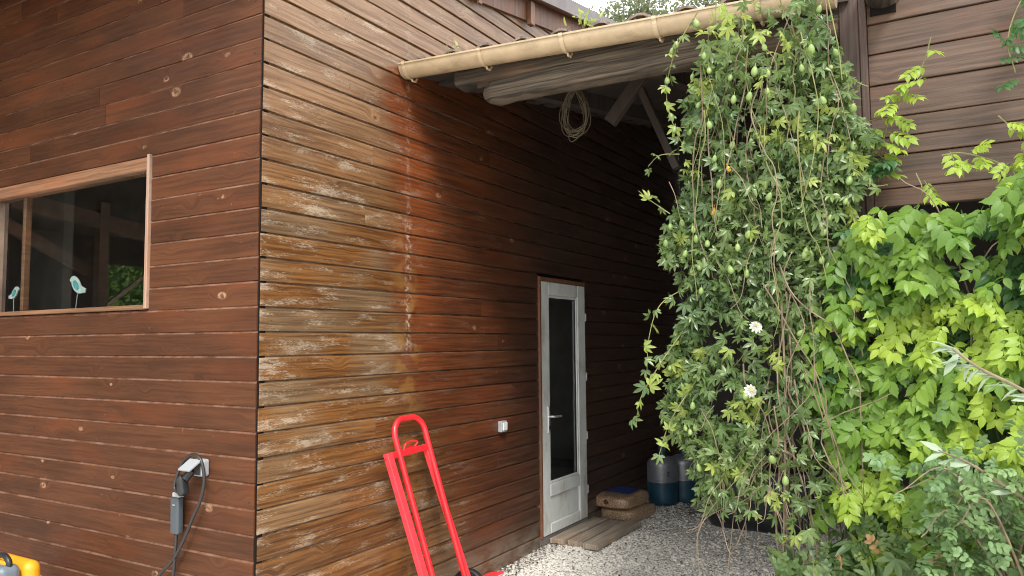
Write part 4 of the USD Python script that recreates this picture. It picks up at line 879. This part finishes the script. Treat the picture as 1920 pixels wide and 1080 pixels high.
bird('white and turquoise wooden bird on a wire behind the middle of the window', 1.690, 2.062, .86, 1, .02)
bird('smaller turquoise bird ornament at the left end of the window', 2.44, 2.04, .62, -1, .0)

# ------------------------------------------------------------------ coil of rope
co = thing('rope_coil', 'coil of thin pale rope hanging in the dark under the shed roof', 'rope', (2.0, -.79, 3.40)); ms = []
for k in range(12):
    w_ = rng.uniform(.050, .098); h_ = rng.uniform(.24, .34); o_ = rng.normal(0, .008, 2); t = np.linspace(0, 2 * np.pi, 26); ph = rng.uniform(-.15, .15)
    yy = w_ * np.sin(t) * (1 - .35 * np.cos(t)) + o_[0] + ph * .05 * np.cos(t); zz = -h_ / 2 + h_ / 2 * np.cos(t)
    ms.append(tube(np.stack([o_[1] + .02 * np.sin(t * 2 + k), yy, zz], 1), .0022, 5, False))
ms.append(tube(smooth_path([(0, .02, -.27), (.0, .05, -.32), (.0, .03, -.36), (0, -.02, -.34)], 5), .0022, 5))
ms.append(tube([(0, 0, -.01), (0.02, 0, .13)], .003, 5))
obj('strands', cat(*ms), M['hide'], co, smooth=True)

# ------------------------------------------------------------------ step of three planks
st = thing('plank_step', 'low step of three grey planks on the gravel before the white door', 'step', (3.3, -.2, .0))
for i_, (y_a, y_b, xa, xb) in enumerate(((-.142, -.008, 3.02, 3.90), (-.292, -.164, 3.04, 3.90), (-.452, -.314, 3.00, 3.94))):
    v, f = cbox(xa, xb, y_a, y_b, .030, .072, .004); v = v.copy(); v[:, 2] += (.004, -.002, .005)[i_]; v[:, 2] += (v[:, 0] - 3.4) * random.uniform(-.008, .008); v[:, 1] += (v[:, 0] - 3.4) * random.uniform(-.010, .010)
    obj('plank', (v - (3.3, -.2, 0), f), M['plank'], st)
obj('bearer', cat(box(-.18, -.10, -.23, .18, -.02, .0295), box(.42, .50, -.23, .18, -.02, .0295)), M['plank'], st)

# ------------------------------------------------------------------ pellet bags
def bag(label, c, rz, L, W, H, sd, printed):
    b = thing('pellet_bag', label, 'bag', c, group='stacked pellet bags'); r = np.random.default_rng(sd)
    m = trimesh.creation.box((1, 1, 1)); m = m.subdivide().subdivide().subdivide().subdivide(); v = np.array(m.vertices) * 2
    sg = np.sign(v) * np.abs(v); n4 = (np.abs(v) ** 5.5).sum(1) ** (1 / 5.5); v = v / n4[:, None]
    v[:, 2] *= 1 - .14 * (np.abs(v[:, 0]) ** 4); v = v * (L / 2, W / 2, H / 2)
    v += (meshkit.fbm(v * 14 + sd, 4, sd) - .5)[:, None] * .022 * np.sign(v)
    v[:, 2] = np.where(v[:, 2] < -H * .42, -H * .45, v[:, 2])
    Rz = rot((0, 0, 1), rz); obj('sack', xf((v, m.faces), Rz, (0, 0, H / 2)), M['pellets'], b, smooth=True)
    nrm_ = lambda x, y: H * .5 + .0
    if printed:
        g_ = []; 
        for a in np.linspace(-.10, .20, 7):
            for c_ in np.linspace(-W * .33, W * .36, 7): g_.append((a, c_))
        G = np.array(g_); tr_ = trimesh.Trimesh(xf((v, m.faces), None, (0, 0, H / 2))[0], m.faces, process=False)
        hit = np.array([(tr_.vertices[np.argmin(((tr_.vertices[:, :2] - p_) ** 2).sum(1) - tr_.vertices[:, 2] * .02)][2]) for p_ in G]) + .006
        I_ = np.arange(49).reshape(7, 7); q_ = np.stack([I_[:-1, :-1], I_[1:, :-1], I_[1:, 1:], I_[:-1, 1:]], -1).reshape(-1, 4)
        obj('blue_print', xf((np.c_[G, hit], np.vstack([q_[:, [0, 1, 2]], q_[:, [0, 2, 3]]])), Rz), M['bag_blue'], b, smooth=True)
    for (yy, zz, s_) in ((-.08, .5, .021), (.03, .55, .026)):
        o_ = lathe([(0, 0), (s_, 0), (s_ * .8, .004), (0, .004)], 12); o_ = xf(o_, rot((0, 1, 0), -math.pi / 2), (-L / 2 * .985 - .001, yy, H * zz)); obj('dark_print', xf(o_, Rz), M['bag_dark'], b)
bag('lower clear bag of brown wood pellets on the gravel beside the step', (4.26, -.20, .02), math.radians(-8), .52, .36, .125, 3, False)
bag('upper clear bag of brown wood pellets with a blue print on top', (4.22, -.15, .138), math.radians(-4), .54, .37, .125, 9, True)

# ------------------------------------------------------------------ gas bottles
def bottle(label, c):
    b = thing('gas_bottle', label, 'gas bottle', c, group='gas bottles against the side wall')
    obj('lower_body', lathe([(0, .03), (.13, .03), (.150, .05), (.1525, .09), (.1525, .245)], 40), M['gas_blue'], b, smooth=35)
    obj('upper_body', lathe([(.1522, .2455), (.1522, .40), (.147, .43), (.128, .462), (.09, .482), (.045, .490), (0, .492)], 40), M['gas_grey'], b, smooth=35)
    obj('foot_ring', lathe([(.118, .0), (.126, .0), (.130, .045), (.120, .045)], 36), M['gas_blue'], b, smooth=35)
    obj('valve_cap', lathe([(.040, .482), (.036, .50), (.034, .60), (.026, .612), (0, .614)], 24), M['gas_blue'], b, smooth=35)
    obj('weld_seam', lathe([(.1525, .242), (.1545, .2445), (.1545, .248), (.1525, .251)], 40), M['gas_grey'], b, smooth=35)
    obj('data_plate', cat(*[xf(box(-.013, .013, -.001, .001, -.006, .006), rot((0, 0, 1), math.radians(-48)), (.1535 * math.sin(math.radians(-48)), -.1535 * math.cos(math.radians(-48)), zz)) for zz in (.315, .335, .35)]), M['charger'], b)
bottle('silver and blue gas bottle nearest the pellet bags', (4.93, -.30, .02)); bottle('gas bottle further right half hidden by hanging vine leaves', (5.16, -.455, .02))

# ------------------------------------------------------------------ black tub
tb = thing('black_tub', 'large black plastic tub on the gravel behind the hanging vine', 'tub', (4.55, -1.40, .02))
from shapely.geometry import box as sbox
def ring(hx, hy, r, z): 
    p = np.array(sbox(-hx + r, -hy + r, hx - r, hy - r).buffer(r, quad_segs=6).exterior.coords)[:-1]; return np.c_[p, np.full(len(p), z)]
rs = [ring(.30, .40, .10, .0), ring(.335, .435, .12, .025), ring(.35, .45, .12, .07), ring(.36, .46, .12, .11), ring(.37, .47, .12, .50), ring(.395, .495, .13, .50), ring(.395, .495, .13, .535), ring(.36, .46, .12, .535), ring(.34, .44, .12, .08)]
k = len(rs[0]); V = np.vstack(rs); F = []
for i in range(len(rs) - 1):
    for j in range(k): a, b = i * k + j, i * k + (j + 1) % k; F += [(a, b, b + k), (a, b + k, a + k)]
V = np.vstack([V, (0, 0, 0), (0, 0, .08)]); 
for j in range(k): F += [(len(V) - 2, (j + 1) % k, j), (len(V) - 1, (len(rs) - 1) * k + j, (len(rs) - 1) * k + (j + 1) % k)]
obj('tub_shell', (V, np.array(F)), M['black'], tb, smooth=35)
obj('lid', cat(*[ (lambda a, b: (np.vstack([a, b, (0, 0, .60)]), np.array([(j, (j + 1) % k, k + (j + 1) % k) for j in range(k)] + [(j, k + (j + 1) % k, k + j) for j in range(k)] + [(k + j, k + (j + 1) % k, 2 * k) for j in range(k)])))(ring(.40, .50, .13, .538), ring(.34, .44, .11, .59))]), M['black'], tb, smooth=35)

# ------------------------------------------------------------------ loose gravel and litter
ico = trimesh.creation.icosphere(subdivisions=1, radius=1.0); pv_, V, F, o = [], [], [], 0
for k in range(10500):
    x, y = rng.uniform(1.4, 5.8), rng.uniform(-2.1, 0.0)
    s_ = rng.uniform(.004, .0095) * (1.8 if rng.random() < .08 else 1); v = ico.vertices * (s_ * rng.uniform(.8, 1.4), s_ * rng.uniform(.7, 1.2), s_ * rng.uniform(.5, .9)) * (1 + rng.normal(0, .12, (42, 1)))
    a = rng.uniform(0, 6.28); v = v @ rot((0, 0, 1), a).T; V.append(v + (x, y, ground_z(x, y) + s_ * .2)); F.append(ico.faces + o); o += 42
tag(obj('loose_gravel', (np.vstack(V), np.vstack(F)), M['pebble'], smooth=True), 'pale loose gravel stones spread before the side wall', 'gravel', kind='stuff')
V, F, o = [], [], 0
def litter_add(x, y, s_):
    global o
    t = np.array([(-1, 0, 0), (0, .35, .12), (1, 0, .05), (0, -.35, .1)]) * s_; t = t @ rot((0, 0, 1), rng.uniform(0, 6.28)).T @ rot((1, 0, 0), rng.normal(0, .25)).T
    V.append(t + (x, y, ground_z(x, y) + .014)); F.append(np.array([(0, 1, 2), (0, 2, 3)]) + o); o += 4
for k in range(900): litter_add(rng.uniform(1.5, 5.6), rng.uniform(-2.0, 0), rng.uniform(.005, .022))
for k in range(300): litter_add(rng.uniform(1.7, 3.1), -abs(rng.normal(.02, .10)) - .01, rng.uniform(.008, .024))
for k in range(40): litter_add(rng.uniform(1.8, 5.0), rng.uniform(-1.9, -.1), rng.uniform(.02, .034))
for k in range(260): litter_add(rng.normal(4.05, .16), -abs(rng.normal(.0, .12)) - .02, rng.uniform(.008, .028))
for k in range(260): litter_add(rng.normal(4.75, .35), rng.normal(-.62, .16), rng.uniform(.008, .026))
tag(obj('leaf_litter', (np.vstack(V), np.vstack(F)), M['litter']), 'brown dead leaf scraps along the wall foot and over the gravel', 'leaf litter', kind='stuff')
